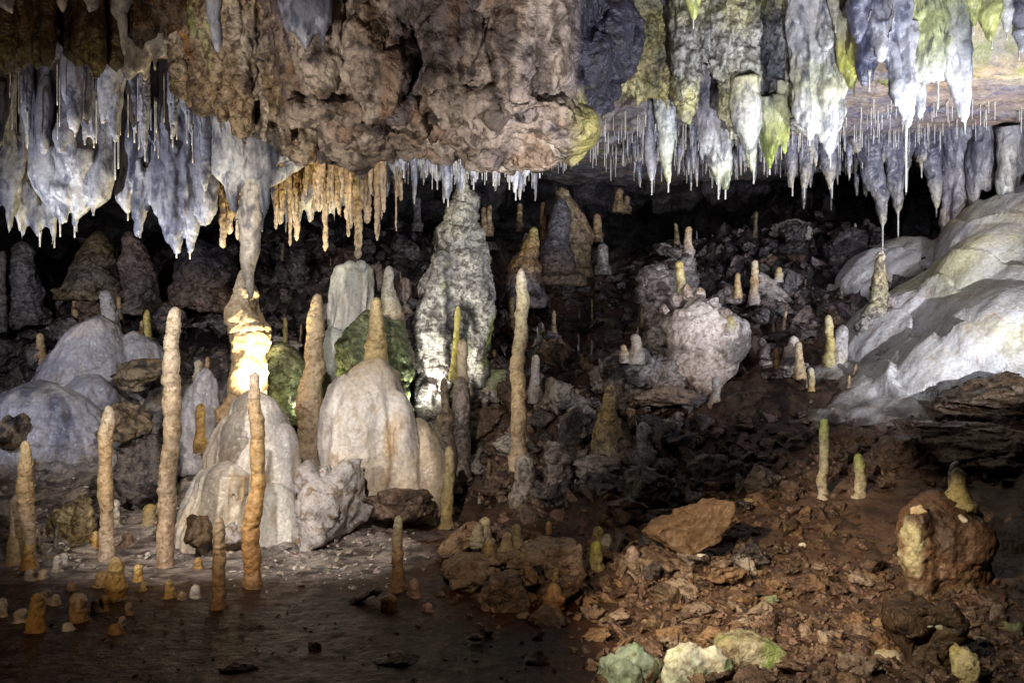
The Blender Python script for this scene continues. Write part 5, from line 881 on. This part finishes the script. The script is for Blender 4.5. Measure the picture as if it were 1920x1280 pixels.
# ---------------------------------------------------------------- rocks of the middle and the rubble slope
slab('ochre leaning plate of rock with stubs behind it, in the centre rubble', [(815, 1034), (868, 988), (898, 982), (906, 1000), (872, 1034), (836, 1050)], 6.9, .18, 'rubble_orange')
slab('flat brown table rock carrying the yellow stubs', [(830, 1066), (850, 1058), (960, 1048), (1092, 1020), (1096, 1044), (1000, 1064), (950, 1074), (850, 1086), (834, 1080)], 5.98, .42, 'rubble_pale', amp=.02, lift=-.04, back=.92)
slab('thick left foot of the brown table rock', [(836, 1080), (900, 1070), (928, 1066), (900, 1092), (882, 1110), (856, 1108)], 5.97, .3, 'rubble_pale', amp=.02)
slab('pale notched block under the right end of the table rock', [(1018, 1062), (1088, 1046), (1094, 1082), (1060, 1084), (1040, 1090), (1020, 1084)], 5.86, .25, 'rubble_pale')
slab('rounded reddish boulder below the table rock', [(896, 1140), (912, 1108), (926, 1086), (966, 1084), (982, 1104), (990, 1140), (970, 1156), (914, 1160)], 5.62, .3, 'rubble', amp=.022)
slab('tan wedge rock between the reddish boulder and the notched block', [(970, 1078), (990, 1062), (1006, 1078), (1004, 1100), (984, 1104)], 5.75, .15, 'rubble_orange')
boulder('brown rock at the mud edge right of the reddish boulder', 1030, 1160, 42, 26, 5.45, 'rubble')
slab('red brown jagged rock below the notched block', [(1006, 1120), (1030, 1108), (1060, 1085), (1090, 1084), (1108, 1100), (1090, 1112), (1050, 1128), (1012, 1138)], 5.7, .25, 'rubble')
slab('big orange slab tilted up to a point on the rubble slope', [(1231, 1003), (1241, 991), (1308, 971), (1351, 944), (1362, 937), (1367, 951), (1379, 942), (1377, 961), (1358, 989), (1355, 1013), (1308, 1040), (1293, 1041), (1265, 1030)], 6.2, .22, 'slab_tan', lift=-.02, amp=.014, back=.9, skew=-.12)
slab('dark triangular rock in front of the big orange slab', [(1226, 1050), (1258, 1024), (1284, 1046), (1296, 1062), (1240, 1064)], 6.3, .2, 'rubble')
slab('wide cracked brown rock left of the scree', [(1150, 1098), (1165, 1064), (1215, 1056), (1300, 1064), (1300, 1090), (1262, 1110), (1180, 1124), (1168, 1118)], 6.0, .4, 'rubble_pale', amp=.03)
slab('small pale table stone in the dark above the orange slab', [(1162, 942), (1172, 934), (1200, 940), (1216, 952), (1210, 958), (1166, 952)], 7.2, .12, 'rubble_pale', voxel=.01)
boulder('grey stone holding up the small pale table stone', 1172, 972, 22, 22, 7.3, 'grey_cone')
boulder('dark stone right of the small pale table stone', 1212, 975, 22, 14, 7.2, 'rubble')
for lab, x, t, b, w_, c, Y in (('yellow capped grey stub behind the ochre plate', 912, 968, 1012, 10, ((.56, .48, .28), (.5, .44, .36), (.42, .38, .34)), 6.95), ('yellow white stub leaning on the ochre plate', 895, 980, 1006, 9, ((.6, .52, .34), (.5, .44, .3)), 6.9), ('tall block like cream stub on the table rock', 969, 982, 1030, 11, ((.56, .52, .34), (.5, .44, .3)), 6.35), ('lower cream stub joined to the block like one', 951, 996, 1030, 9, ((.56, .5, .34), (.5, .44, .3)), 6.3), ('egg shaped yellow stub at the front of the table rock', 918, 1010, 1046, 9, ((.56, .46, .26), (.46, .36, .2)), 6.12), ('small yellow stub in front of the egg shaped one', 926, 1038, 1058, 8, (ylw, tan), 6.05), ('yellow stub in the middle of the table rock front edge', 978, 1034, 1066, 9, (ylw, (.4, .34, .26)), 6.05), ('thin brown stub in the recess of the notched block', 1042, 1064, 1096, 6, (tan, brown), 5.78), ('orange stub foot under the thin brown stub', 1038, 1090, 1116, 13, ((.48, .3, .14), (.36, .2, .1)), 5.7), ('lime yellow capped stub alone right of the table rock', 1114, 1012, 1060, 12, ((.40, .42, .1), (.5, .48, .24), (.46, .38, .2)), 6.3), ('olive round stub behind the lime yellow one', 1121, 986, 1018, 11, ((.44, .42, .2), (.4, .36, .26)), 6.9), ('white knob right behind the lime yellow stub', 1136, 1000, 1018, 8, (wht, gry), 6.8), ('grey pink stub on the wide cracked rock', 1188, 1022, 1064, 12, ((.44, .36, .36), (.34, .25, .22)), 6.15), ('thin brown stub right of the cream block stubs', 1030, 976, 1010, 6, (tan, brown), 7.1)):
    sg(lab, x, t, b, w_, c, Y, group='stubs on the centre rubble', A=.14, ext=.08)
boulder('small yellow stone beside the cream block stubs', 992, 1018, 11, 8, 6.7, 'yellow')
# front edge
dome('mint and orange boulder at the bottom edge, left of a green pair', [([(1192, 1206, 14), (1190, 1216, 30), (1188, 1240, 42), (1188, 1300, 46)], 4.5, .9), ([(1148, 1222, 8), (1146, 1238, 20), (1142, 1300, 24)], 4.48, .9), ([(1216, 1222, 8), (1220, 1240, 20), (1222, 1300, 22)], 4.52, .9), ([(1172, 1236, 12), (1172, 1252, 26), (1172, 1300, 30)], 4.38, .8)], ((.42, .54, .42), (.38, .44, .33), (.46, .30, .16), (.42, .27, .14)), 'mint_coat', voxel=.011, amp=.022, sc=7, st=.8, rid=.6, fine=.6, name='boulder', cat='boulder', patch=((.46, .29, .14), .2, 5))
dome('white and lime crusted boulder at the bottom edge', [([(1298, 1200, 10), (1296, 1210, 24), (1290, 1235, 40), (1288, 1300, 42)], 4.5, .9), ([(1332, 1206, 10), (1336, 1222, 24), (1342, 1250, 32), (1344, 1300, 34)], 4.48, .9), ([(1262, 1230, 8), (1260, 1246, 16), (1258, 1300, 18)], 4.46, .9)], ((.62, .64, .58), (.50, .54, .40), (.50, .42, .14), (.46, .34, .12)), 'mint_coat', voxel=.011, amp=.022, sc=7, st=.8, rid=.6, fine=.6, name='boulder', cat='boulder', patch=((.34, .46, .18), .16, 5))
slab('long yellow green slab shaped boulder at the bottom right of centre', [(1352, 1216), (1376, 1204), (1430, 1206), (1474, 1222), (1482, 1236), (1462, 1262), (1390, 1272), (1356, 1262)], 4.6, .25, 'rubble_green', amp=.018)
boulder('small moss green stone before the yellow green slab', 1432, 1268, 20, 30, 4.6, 'green_dome')
boulder('brown lumpy rock on the mud at the bottom centre', 1008, 1244, 30, 30, 4.75, 'rubble', seed=101)
boulder('small reddish stone beside the lumpy rock on the mud', 974, 1250, 9, 10, 4.7, 'rubble')
boulder('flat half sunk brown stone on the mud', 745, 1240, 50, 20, 4.75, 'rubble')
boulder('ochre pebble alone on the dark mud', 590, 1216, 14, 14, 4.9, 'rubble_orange')
boulder('pinkish flat pebble on the mud right of the middle', 894, 1194, 16, 7, 5.05, 'rubble_pale'); boulder('brown pebble touching the pinkish flat one', 912, 1184, 14, 9, 5.15, 'rubble')
boulder('low brown mound stone sunk in mud, bottom left of centre', 452, 1252, 34, 12, 4.6, 'rubble'); boulder('orange flake at the foot of the orange brown pillar', 424, 1146, 8, 4, 5.6, 'rubble_orange')
slab('thin tilted plate stone at the mud edge beside the green tipped pillar', [(650, 1134), (700, 1104), (722, 1108), (700, 1120), (664, 1136)], 5.7, .12, 'rubble_pale', voxel=.012)
# big boulder with finger on top
bg = dome('large round boulder with a bulge and a pale green stain on the right', [([(1752, 922, 20), (1752, 936, 42), (1758, 965, 66), (1766, 1000, 80), (1770, 1050, 78), (1770, 1090, 68), (1774, 1130, 52)], 5.75, .85), ([(1812, 962, 14), (1816, 985, 36), (1818, 1015, 46), (1814, 1045, 38), (1808, 1062, 14)], 5.62, .8), ([(1797, 936, 12), (1800, 952, 30), (1804, 990, 44), (1804, 1040, 46)], 5.78, .85), ([(1728, 950, 14), (1722, 985, 30), (1722, 1040, 36), (1732, 1080, 30)], 5.62, .8)], ((.15, .095, .065), (.18, .115, .08), (.15, .095, .065), (.22, .18, .12), (.15, .10, .07)), 'stal', amp=.03, sc=4, st=1, voxel=.013, rid=.5, fine=.6, name='boulder', cat='boulder', patch=((.50, .50, .34), .22, 3.0))
boulder('', 1722, 955, 16, 10, on_surface(bg, 1722, 955, 5.5) + .01, 'mint_rock', name='white_patch', parent=bg, cat=None); boulder('', 1803, 974, 12, 11, on_surface(bg, 1803, 974, 5.4) + .01, 'pale', name='white_patch', parent=bg, cat=None)
sg('pale yellow finger stalagmite on top of the large round boulder', 1797, 876, 942, 13, ((.52, .46, .36), (.54, .48, .28), (.52, .48, .24), (.56, .54, .32)), 5.75, base_hw=26, A=.16, ext=.05)
G('white curved tip standing behind the finger on the boulder', [(1794, 864, 8), (1790, 880, 9), (1787, 905, 8), (1788, 940, 9)], (wht, (.6, .58, .52)), Y=5.95)
db = slab('tall dark boulder with a mint green crest at the bottom right', [(1698, 1166), (1730, 1146), (1768, 1142), (1784, 1148), (1796, 1180), (1800, 1220), (1780, 1290), (1726, 1290), (1706, 1220)], 4.6, .35, 'umber', amp=.03)
for x, y, a, b, mt in ((1724, 1168, 34, 13, 'mint_rock'), (1768, 1164, 34, 16, 'mint_rock')): boulder('', x, y, a, b, on_surface(db, x, y + 6, 4.7) + .07, mt, name='mossy_crest', parent=db, cat=None)
for lab, x, y, a, b, Y, m in (('mustard yellow block at the bottom right corner', 1808, 1256, 26, 44, 4.45, 'yellow'), ('pale stone stack top at the right edge', 1872, 1158, 22, 26, 5.2, 'rubble_pale'), ('cream stone under the pale stack top', 1888, 1192, 18, 30, 5.1, 'rubble_green'), ('grey green flat stone left of the cream stone', 1835, 1200, 28, 20, 5.1, 'mint_rock'), ('mint pebble between flat stone and mustard block', 1862, 1226, 17, 10, 4.9, 'mint_rock'), ('mossy green lump at the right edge near the bottom', 1914, 1205, 14, 40, 5.0, 'green_dome'), ('pale lime stone in the bottom right corner', 1896, 1246, 24, 14, 4.7, 'mint_rock'), ('grey lime stone at the very bottom right corner', 1875, 1268, 22, 18, 4.6, 'rubble_green'), ('pale mossy stone at the right of the mustard block', 1838, 1268, 18, 20, 4.6, 'rubble_green'), ('pinkish fist sized rock in the lower scree', 1556, 1200, 26, 22, 5.0, 'rubble_pale'), ('orange pointed rock at the bottom edge of the scree', 1630, 1252, 28, 30, 4.65, 'rubble_orange'), ('white tinged rock left of the tall dark boulder', 1668, 1240, 30, 22, 4.75, 'mint_rock'), ('flat brown rock right of the pinkish fist sized one', 1606, 1182, 32, 14, 5.1, 'rubble'), ('upright stone above the pinkish fist sized rock', 1508, 1190, 12, 20, 5.1, 'rubble_pale'), ('long flat plate in the middle of the scree', 1510, 1090, 50, 18, 5.8, 'rubble'), ('tawny block in the upper left scree', 1365, 1080, 46, 24, 5.9, 'rubble_orange'), ('tawny cracked rock left of the green leaf like stone', 1395, 1130, 28, 18, 5.6, 'rubble_orange'), ('small leaf green stone in the scree', 1447, 1122, 14, 8, 5.6, 'green_dome'), ('white pebble high on the scree', 1504, 1023, 7, 7, 6.4, 'pale'), ('white pebble at the lower end of the big orange slab', 1314, 1042, 8, 5, 6.2, 'pale'), ('grey blocky rock on the dark slope right of the slab tip', 1430, 900, 36, 34, 7.5, 'grey_cone'), ('narrow grey stone left of the grey blocky rock', 1386, 905, 10, 22, 7.6, 'grey_cone'), ('grey flat rock behind the grey blocky one', 1470, 870, 26, 20, 7.9, 'grey_cone'), ('lime flat pebble right of the slab tip', 1402, 940, 10, 7, 7.2, 'yellow'), ('small orange rock below the narrow grey stone', 1334, 912, 18, 10, 7.5, 'rubble_orange'), ('brown rock rimmed with pale crust at the right of the slope', 1748, 850, 30, 30, 7.3, 'rubble_pale'), ('brown ledge rock below the knobbly grey cluster', 1245, 740, 60, 22, 9.6, 'rubble_pale'), ('pale grey stone on the dark slope below the flowstone', 1448, 778, 34, 16, 9.2, 'grey_cone'), ('rusty rock below the flowstone tongue', 1500, 800, 40, 20, 8.8, 'rubble')):
    boulder(lab, x, y, a, b, Y, m, amp=.07)
# ---------------------------------------------------------------- scree: one mesh per shape, copied
r = random.Random(33); protos = []
for k in range(14):
    fl_ = (.5, .7, .95)[k % 3]; V, Fc = rock_geo(300 + k, 8 + k % 4, (1, .8 + .02 * k, fl_ * .8), 22, .05, .09, 0)
    for mt in ('rubble', 'rubble', 'rubble_pale', 'rubble_orange'):
        protos.append((mesh('rubble_stone', V, Fc), M[mt])); protos[-1][0].materials.append(M[mt])
from mathutils import Euler
def put(px, py, hw, lab, grp):
    h = hit_ground(px, py)
    if not h: return
    me, _ = r.choice(protos); o = bpy.data.objects.new('rubble_stone', me); C.objects.link(o)
    s_ = hw / F * h.y; o.scale = (s_ * r.uniform(.8, 1.3), s_ * r.uniform(.7, 1.1), s_ * r.uniform(.7, 1.1)); o.location = h + Vector((0, 0, s_ * .2)); o.rotation_euler = (r.gauss(0, .35), r.gauss(0, .3), r.uniform(0, 6.28))
    tag(o, lab, 'stone', grp)
n = 0
while n < 170:
    y = r.uniform(1010, 1290); x = r.uniform(1080 + (y - 1010) * .12, 1690) + r.gauss(0, 20)
    if y < 1060 and 1500 < x < 1680 and r.random() < .8: continue
    if y < 1075 + (1500 - x) * .05 and x > 1400 and r.random() < .5: continue
    put(x, y, r.choice((9, 11, 13, 16, 19, 23, 28, 34)) * (.75 + .5 * (y - 1000) / 280), 'loose reddish brown stone in the scree on the right', 'loose stones of the scree'); n += 1
for k in range(60):
    put(r.uniform(1200, 1520), r.uniform(800, 1000), r.uniform(6, 20), 'loose dark stone on the slope above the scree', 'loose stones above the scree')
for k in range(30):
    put(r.uniform(830, 1140), r.uniform(1040, 1200), r.uniform(5, 16), 'loose brown stone in the centre rubble by the mud', 'loose stones of the centre rubble')
for k in range(16): put(r.uniform(1690, 1920), r.uniform(1130, 1280), r.uniform(7, 18), 'loose brown stone in the bottom right corner', 'loose stones of the bottom right')
# blocks of the breakdown, and the many little stubs growing on it
r = random.Random(44); bp_ = []
for k in range(10):
    V, Fc = rock_geo(600 + k, 9 + k % 3, (1, .9, (.6, .8, 1.0)[k % 3]), 30, .04, .08, 0)
    for mt in ('dark_cone', 'rubble', 'dark_cone', 'grey_cone'): me = mesh('rubble_block', V, Fc); me.materials.append(M[mt]); bp_.append(me)
def block(x, y, hw, lab, grp, up=.35):
    h = hit_ground(x, y)
    if not h: return
    o = bpy.data.objects.new('rubble_block', r.choice(bp_)); C.objects.link(o); s_ = hw / F * h.y; o.scale = (s_ * r.uniform(.8, 1.3), s_ * r.uniform(.8, 1.2), s_ * r.uniform(.7, 1.15)); o.location = h + Vector((0, 0, s_ * up)); o.rotation_euler = (r.gauss(0, .3), r.gauss(0, .3), r.uniform(0, 6.28)); tag(o, lab, 'rock', grp)
for k in range(96): block(r.uniform(880, 1340), r.uniform(680, 960), r.uniform(12, 42), 'broken dark block in the shadowed middle slope', 'broken blocks of the middle slope')
for k in range(34): block(r.uniform(1130, 1420), r.uniform(850, 1100), r.uniform(14, 34), 'broken brown block at the head of the scree', 'broken blocks above the scree')
for k in range(46): block(r.uniform(1180, 1720), r.uniform(420, 720), r.uniform(14, 40), 'broken dark block on the high back slope at the right', 'broken blocks of the high right slope')
for k in range(40): block(r.uniform(0, 800), r.uniform(470, 700), r.uniform(16, 42), 'broken dark block on the back slope at the left', 'broken blocks of the left back slope')
tb = []
for k in range(6):
    V, Fc, t, cen = spire_geo([(960, 0, 9), (960, 14, 11), (960 + r.uniform(-3, 3), 50, 12), (960, 100, 15 + r.uniform(0, 8))], 8, 950 + k, ext=.05, A=.16)
    for cc_ in ((tan, (.44, .34, .24)), ((.60, .54, .46), (.42, .36, .3)), ((.50, .42, .2), (.36, .3, .2)), (gry, (.28, .25, .24))):
        V2 = (V - cen[-1]) / .48; me = mesh('stub_stalagmite', V2, Fc, grad(t, cc_, V2 * .4, k)); me.materials.append(M['stal_rough']); tb.append(me)
def tiny(n, x0, x1, y0, y1, lab, grp):
    for k in range(n):
        h = hit_ground(r.uniform(x0, x1), r.uniform(y0, y1))
        if not h: continue
        o = bpy.data.objects.new('stub_stalagmite', r.choice(tb)); C.objects.link(o); l = r.choice((14, 18, 22, 28, 36, 46)) / F * h.y; w_ = l * r.uniform(.6, 1.3) if l < .15 else l * r.uniform(.35, .7); o.scale = (w_, w_, l); o.location = h + Vector((0, 0, -.01)); o.rotation_euler = (r.gauss(0, .05), r.gauss(0, .05), r.uniform(0, 6)); tag(o, lab, 'stalagmite', grp)
tiny(40, 880, 1250, 560, 960, 'tiny tan stub stalagmite among the broken blocks of the middle slope', 'tiny stubs of the middle slope')
tiny(34, 1220, 1700, 440, 760, 'tiny tan stub stalagmite on the high slope at the right', 'tiny stubs of the high right slope')
tiny(22, 20, 780, 500, 700, 'tiny tan stub stalagmite on the dark back slope at the left', 'tiny stubs of the left back slope')
tiny(10, 60, 420, 900, 1050, 'tiny stub stalagmite on the pale floor between the left pillars', 'tiny stubs of the pale floor')
def stuff_rocks(name, spots, mat, protoV, flat=1.0):
    Vs, Fs, k = [], [], 0
    for x, y, z, s_ in spots:
        V, Fc = protoV[r.randrange(len(protoV))]; e = Euler((r.gauss(0, .4), r.gauss(0, .4), r.uniform(0, 6.28))).to_matrix()
        W_ = (V * [s_ * r.uniform(.8, 1.3), s_ * r.uniform(.7, 1.1), s_ * flat * r.uniform(.7, 1.2)]) @ np.array(e).T + [x, y, z]
        Vs.append(W_); Fs.append(Fc + k); k += len(W_)
    V = np.concatenate(Vs); cl = np.concatenate([np.repeat(np.array([[r.uniform(.6, 1.5)] * 3]) * np.array([1, r.uniform(.88, 1.02), r.uniform(.8, 1.05)]), len(v), 0) for v in Vs])
    o = obj(name, V, np.concatenate(Fs), mat, loc=np.zeros(3), col=cl, smooth=False); tag(o, kind='stuff'); return o
sp = []
for k in range(10):
    q_ = np.random.RandomState(500 + k).normal(size=(8 + k % 4, 3)); q_ /= np.linalg.norm(q_, axis=1)[:, None]; sp.append(hull(q_ * [1, .8, (.45, .65, .9)[k % 3]]))
def spots(n, boxes, lo, hi, pw=2.0):
    out = []
    for k in range(n):
        x0, x1, y0, y1 = boxes[k % len(boxes)]; h = hit_ground(r.uniform(x0, x1) + r.gauss(0, 38), r.uniform(y0, y1) + r.gauss(0, 14))
        if h: out.append((h.x, h.y, h.z + .004, (lo + (hi - lo) * r.random() ** pw)))
    return out
rock('scree', (.13, .085, .062), (.25, .175, .13), (.055, .036, .028), rough=.4, spec=.5, s=5, bump=.7, bs=24, crack=.5, use_col=True)
rock('dark_scree', (.07, .06, .064), (.17, .14, .14), (.03, .026, .03), rough=.36, spec=.6, s=4, bump=.9, bs=20, crack=.7, use_col=True)
stuff_rocks('scree', spots(2600, [(1130, 1700, 1030, 1290), (1180, 1560, 960, 1290), (1690, 1930, 1100, 1290), (1130, 1700, 1030, 1290)], .012, .06, 2.2), 'scree', sp)
stuff_rocks('slope_rubble', spots(1500, [(830, 1250, 860, 1130), (1180, 1560, 780, 1000), (880, 1280, 700, 900), (1500, 1930, 780, 900)], .02, .13, 2.4), 'scree', sp)
stuff_rocks('back_rubble', spots(1900, [(0, 560, 500, 720), (500, 800, 420, 640), (1180, 1700, 410, 700), (950, 1250, 440, 700), (1250, 1700, 440, 640)], .035, .20, 2.6), 'dark_scree', sp)
rock('crust_bits', (.40, .36, .33), (.60, .55, .51), (.12, .09, .07), s=5, bump=.7, bs=24, use_col=True)
stuff_rocks('floor_crust', spots(900, [(0, 560, 960, 1075), (480, 730, 990, 1090), (0, 330, 880, 1000)], .01, .05, 2.5), 'crust_bits', sp, .5)
stuff_rocks('mud_flakes', spots(520, [(0, 1130, 1110, 1280)], .005, .026, 2.8), 'scree', sp, .4)
# ---------------------------------------------------------------- soda straws
sv = []
for k in range(5):
    rr = random.Random(k); cen = np.stack([np.array([rr.uniform(-.4, .4), rr.uniform(-.4, .4), 0]) * q * .004 + [0, 0, -q] for q in np.linspace(0, 1, 9)]); rad = np.array([1.7, 1.25, 1.1, 1, 1.05, .95, 1, .9, .8]) * np.array([1 + rr.uniform(-.1, .1) for _ in range(9)]); V, Fc = tube(cen * [1, 1, 1], rad * .0055, 8); me = mesh('soda_straw', V, Fc); me.materials.append(M['straw']); sv.append(me)
def straw(P, ln, lab, grp, w_=1.0):
    o = bpy.data.objects.new('soda_straw', r.choice(sv)); C.objects.link(o); o.location = P; o.scale = (w_, w_, ln); o.rotation_euler = (0, 0, r.uniform(0, 6)); tag(o, lab, 'soda straw', grp)
def straws(n, x0, x1, ylo, yhi, lmin, lmax, lab, grp, w0=.7, w1=1.3, clus=0):
    k = 0; g = 0; cx = r.uniform(x0, x1)
    while k < n and g < n * 12:
        g += 1
        if clus and r.random() < .25: cx = r.uniform(x0, x1)
        x = min(x1, max(x0, r.gauss(cx, clus))) if clus else r.uniform(x0, x1); y = r.uniform(ylo(x) if callable(ylo) else ylo, yhi(x) if callable(yhi) else yhi)
        h = hit_ceil(x, y)
        if not h or h.y > 16.5: continue
        straw(h + Vector((0, 0, .02)), r.uniform(lmin, lmax) / F * h.y + .02, lab, grp, r.uniform(w0, w1) * h.y / 10); k += 1
straws(100, 1040, 1500, lambda x: 205, 275, 18, 60, 'thin soda straw in the dense fringe under the dark back roof', 'soda straws of the back fringe', .9, 1.5, 25)
straws(110, 1480, 1915, lambda x: 185, 285, 8, 42, 'short soda straw on the rippled bright roof at the right', 'soda straws of the bright roof', .8, 1.3, 30)
straws(50, 600, 1015, 288, 306, 14, 60, 'soda straw in the fringe under the hanging rock', 'soda straws under the hanging rock', .8, 1.3)
for k in range(36):
    x = r.uniform(5, 400); Y = r.uniform(7.5, 8.0); b = r.uniform(200, 300) + (x - 200) * .1; ln = r.uniform(40, 110); p = at(x, b - ln, Y); straw(Vector(p), ln / F * Y, 'soda straw between the grey draperies on the left', 'soda straws on the left', r.uniform(.6, .95))
# the rest of the straws, past counting
Vs, Fs, k = [], [], 0; n = 0
while n < 560:
    x = r.uniform(1030, 1900) if n < 420 else r.uniform(590, 1020); y = r.uniform(284, 304) if n >= 420 else r.uniform(215, 300) if x < 1480 else r.uniform(240, 296); n += 1
    h = hit_ceil(x, y)
    if not h or h.y > 16: continue
    l = r.uniform(10, 46) / F * h.y; w_ = r.uniform(1.0, 1.7) / F * h.y * .6; V, Fc = tube([[h.x, h.y, h.z + .03], [h.x, h.y, h.z - l * .5], [h.x, h.y, h.z - l]], np.array([w_ * 1.3, w_, w_ * .8]), 6); Vs.append(V); Fs.append(Fc + k); k += len(V)
o = obj('soda_straws', np.concatenate(Vs), np.concatenate(Fs), 'straw', loc=np.zeros(3)); tag(o, kind='stuff')
for o in C.objects:
    if o.parent is None and o.type == 'MESH' and 'kind' not in o.keys() and 'label' in o.keys(): o['kind'] = 'thing'
# ---------------------------------------------------------------- camera, show cave lamps and added fill spots, render settings
cam = bpy.data.cameras.new('camera'); cam.sensor_width = 36; cam.lens = 36 * F / 1920; cam.clip_end = 200
co = bpy.data.objects.new('camera', cam); C.objects.link(co); co.location = (0, 0, CZ); co.rotation_euler = (math.pi / 2, 0, 0)
bpy.context.scene.camera = co
w = bpy.data.worlds.new('World'); bpy.context.scene.world = w; w.use_nodes = True
w.node_tree.nodes['Background'].inputs[0].default_value = (.55, .6, .8, 1); w.node_tree.nodes['Background'].inputs[1].default_value = .003

def lamp(name, loc, target, power, col=(1, 1, 1), cone=60, blend=.6, r=.05):
    l = bpy.data.lights.new(name, 'SPOT' if target is not None else 'POINT'); l.energy = power; l.color = col; l.shadow_soft_size = r
    o = bpy.data.objects.new(name, l); C.objects.link(o); o.location = Vector(loc)
    if target is not None:
        l.spot_size = math.radians(cone); l.spot_blend = blend
        o.rotation_euler = (Vector(target) - Vector(loc)).to_track_quat('-Z', 'Y').to_euler()
    return o
cool = (.80, .86, 1.0); white = (1, .97, .93); warm = (1., .80, .55)
lamp('unseen_cave_spot', (-5.0, 5.6, .9), (-3.5, 8.4, 3.1), 620, (.90, .93, 1), 46, .8, .03)
lamp('unseen_cave_spot', (-5.4, 7.0, 2.4), (-4.6, 10.5, 1.4), 110, (.84, .88, 1), 70, .6, .03)
lamp('unseen_cave_spot', (-5.4, 7.0, 2.5), (-5.0, 12, 2.6), 170, (1, .95, .9), 44, .7, .03)  # added spot to lift the dim cones at the back left
lamp('unseen_cave_spot', (4.5, 5.9, 1.5), (3.0, 9.6, 4.6), 820, (.91, .94, 1), 110, .7, .03)
lamp('unseen_cave_spot', (1.9, 2.4, .45), (1.6, 8.9, 4.6), 1850, (.97, .97, 1), 50, .6, .03)  # added front spot to brighten the yellow curtain and right draperies
lamp('unseen_cave_spot', (5.6, 8.3, 3.3), (3.4, 11, 4.5), 150, (.90, .91, 1), 120, .7)
lamp('unseen_cave_spot', (1.0, 3.0, 3.3), (4.9, 9.7, 2.05), 370, (.86, .9, 1), 32, .6, .03)
lamp('unseen_cave_spot', (-1.1, 3.0, 3.0), (-2.0, 8.0, 1.0), 600, (1, .92, .80), 56, .7, .03)
lamp('unseen_cave_spot', (-3.6, 3.4, 2.3), (-2.0, 8.0, 1.05), 430, (1, .92, .80), 56, .6, .03)
lamp('unseen_cave_spot', (-2.9, 2.3, 1.5), (-2.7, 6.1, .15), 60, (1, .70, .40), 44, .7)
warm = (1, .76, .48)
lamp('unseen_cave_spot', (-1.6, 2.2, 2.9), (1.65, 5.8, .1), 1150, warm, 26, .7, .02)
lamp('unseen_cave_spot', (-1.6, 2.2, 2.9), (2.72, 5.7, .5), 750, warm, 7.5, .5, .02)  # added narrow cone for the large round boulder alone
lamp('unseen_cave_spot', (-1.6, 2.2, 2.9), (2.5, 7.1, .75), 850, (1, .85, .65), 10, .8, .02)  # added spot for the two green white stalagmites
lamp('unseen_cave_spot', (-.6, 2.2, 2.9), (1.35, 4.6, .2), 520, (1, .88, .66), 36, .8, .02)
lamp('unseen_cave_spot', (-.6, 2.2, 2.9), (-.05, 6.1, .3), 200, warm, 24, .8, .02)  # added fill over the mud edge in the centre
lamp('unseen_cave_spot', (-2.3, 3.0, .35), (-.5, 6.9, 3.8), 640, (1, .92, .82), 56, .7, .02)
lamp('unseen_cave_spot', (-3.0, 3.2, .3), (-2.9, 6.6, 4.0), 170, (1, .82, .6), 50, .8, .03)  # added weak warm spot to bring up the brown bank, upper left
lamp('hidden_floor_lamp', at(506, 757, 8.1), at(465, 640, 8.32), 280, (1, .83, .44), 95, .5, .03)
lamp('hidden_floor_lamp', at(560, 760, 8.9), None, 42, (1, .86, .55), r=.03)
lamp('hidden_floor_lamp', at(772, 800, 8.85), at(840, 560, 9.6), 115, (1, .97, .85), 80, .6, .03)
lamp('unseen_cave_spot', (-2.2, 2.6, 3.2), (-.6, 9.7, 2.1), 560, (1, .98, .88), 12, .6, .03)  # added narrow spot to brighten the scaly column
lamp('unseen_cave_spot', (-2.9, 3.2, 3.3), (2.05, 10.0, 1.75), 560, (1, .90, .82), 17, .8, .02)
lamp('unseen_cave_spot', (-2.2, 2.6, 3.0), (.4, 8.8, .9), 150, (1, .86, .68), 16, .8, .02)
lamp('unseen_cave_spot', (-.4, 2.5, 2.6), (.55, 12.5, 3.1), 280, (1, .9, .72), 12, .6, .03)  # added narrow spot to pick out the cones at the centre back
lamp('unseen_cave_spot', (3.6, 3.2, 3.3), (3.4, 12.5, 2.8), 260, (.82, .88, 1), 24, .8, .02)

s = bpy.context.scene; vs = s.view_settings
vs.view_transform = 'Standard'; vs.look = 'None'; vs.exposure = .3; vs.gamma = 1; vs.use_curve_mapping = False
s.cycles.max_bounces = 5; s.cycles.diffuse_bounces = 1; s.cycles.use_denoising = True
s.cycles.sample_clamp_indirect = 5
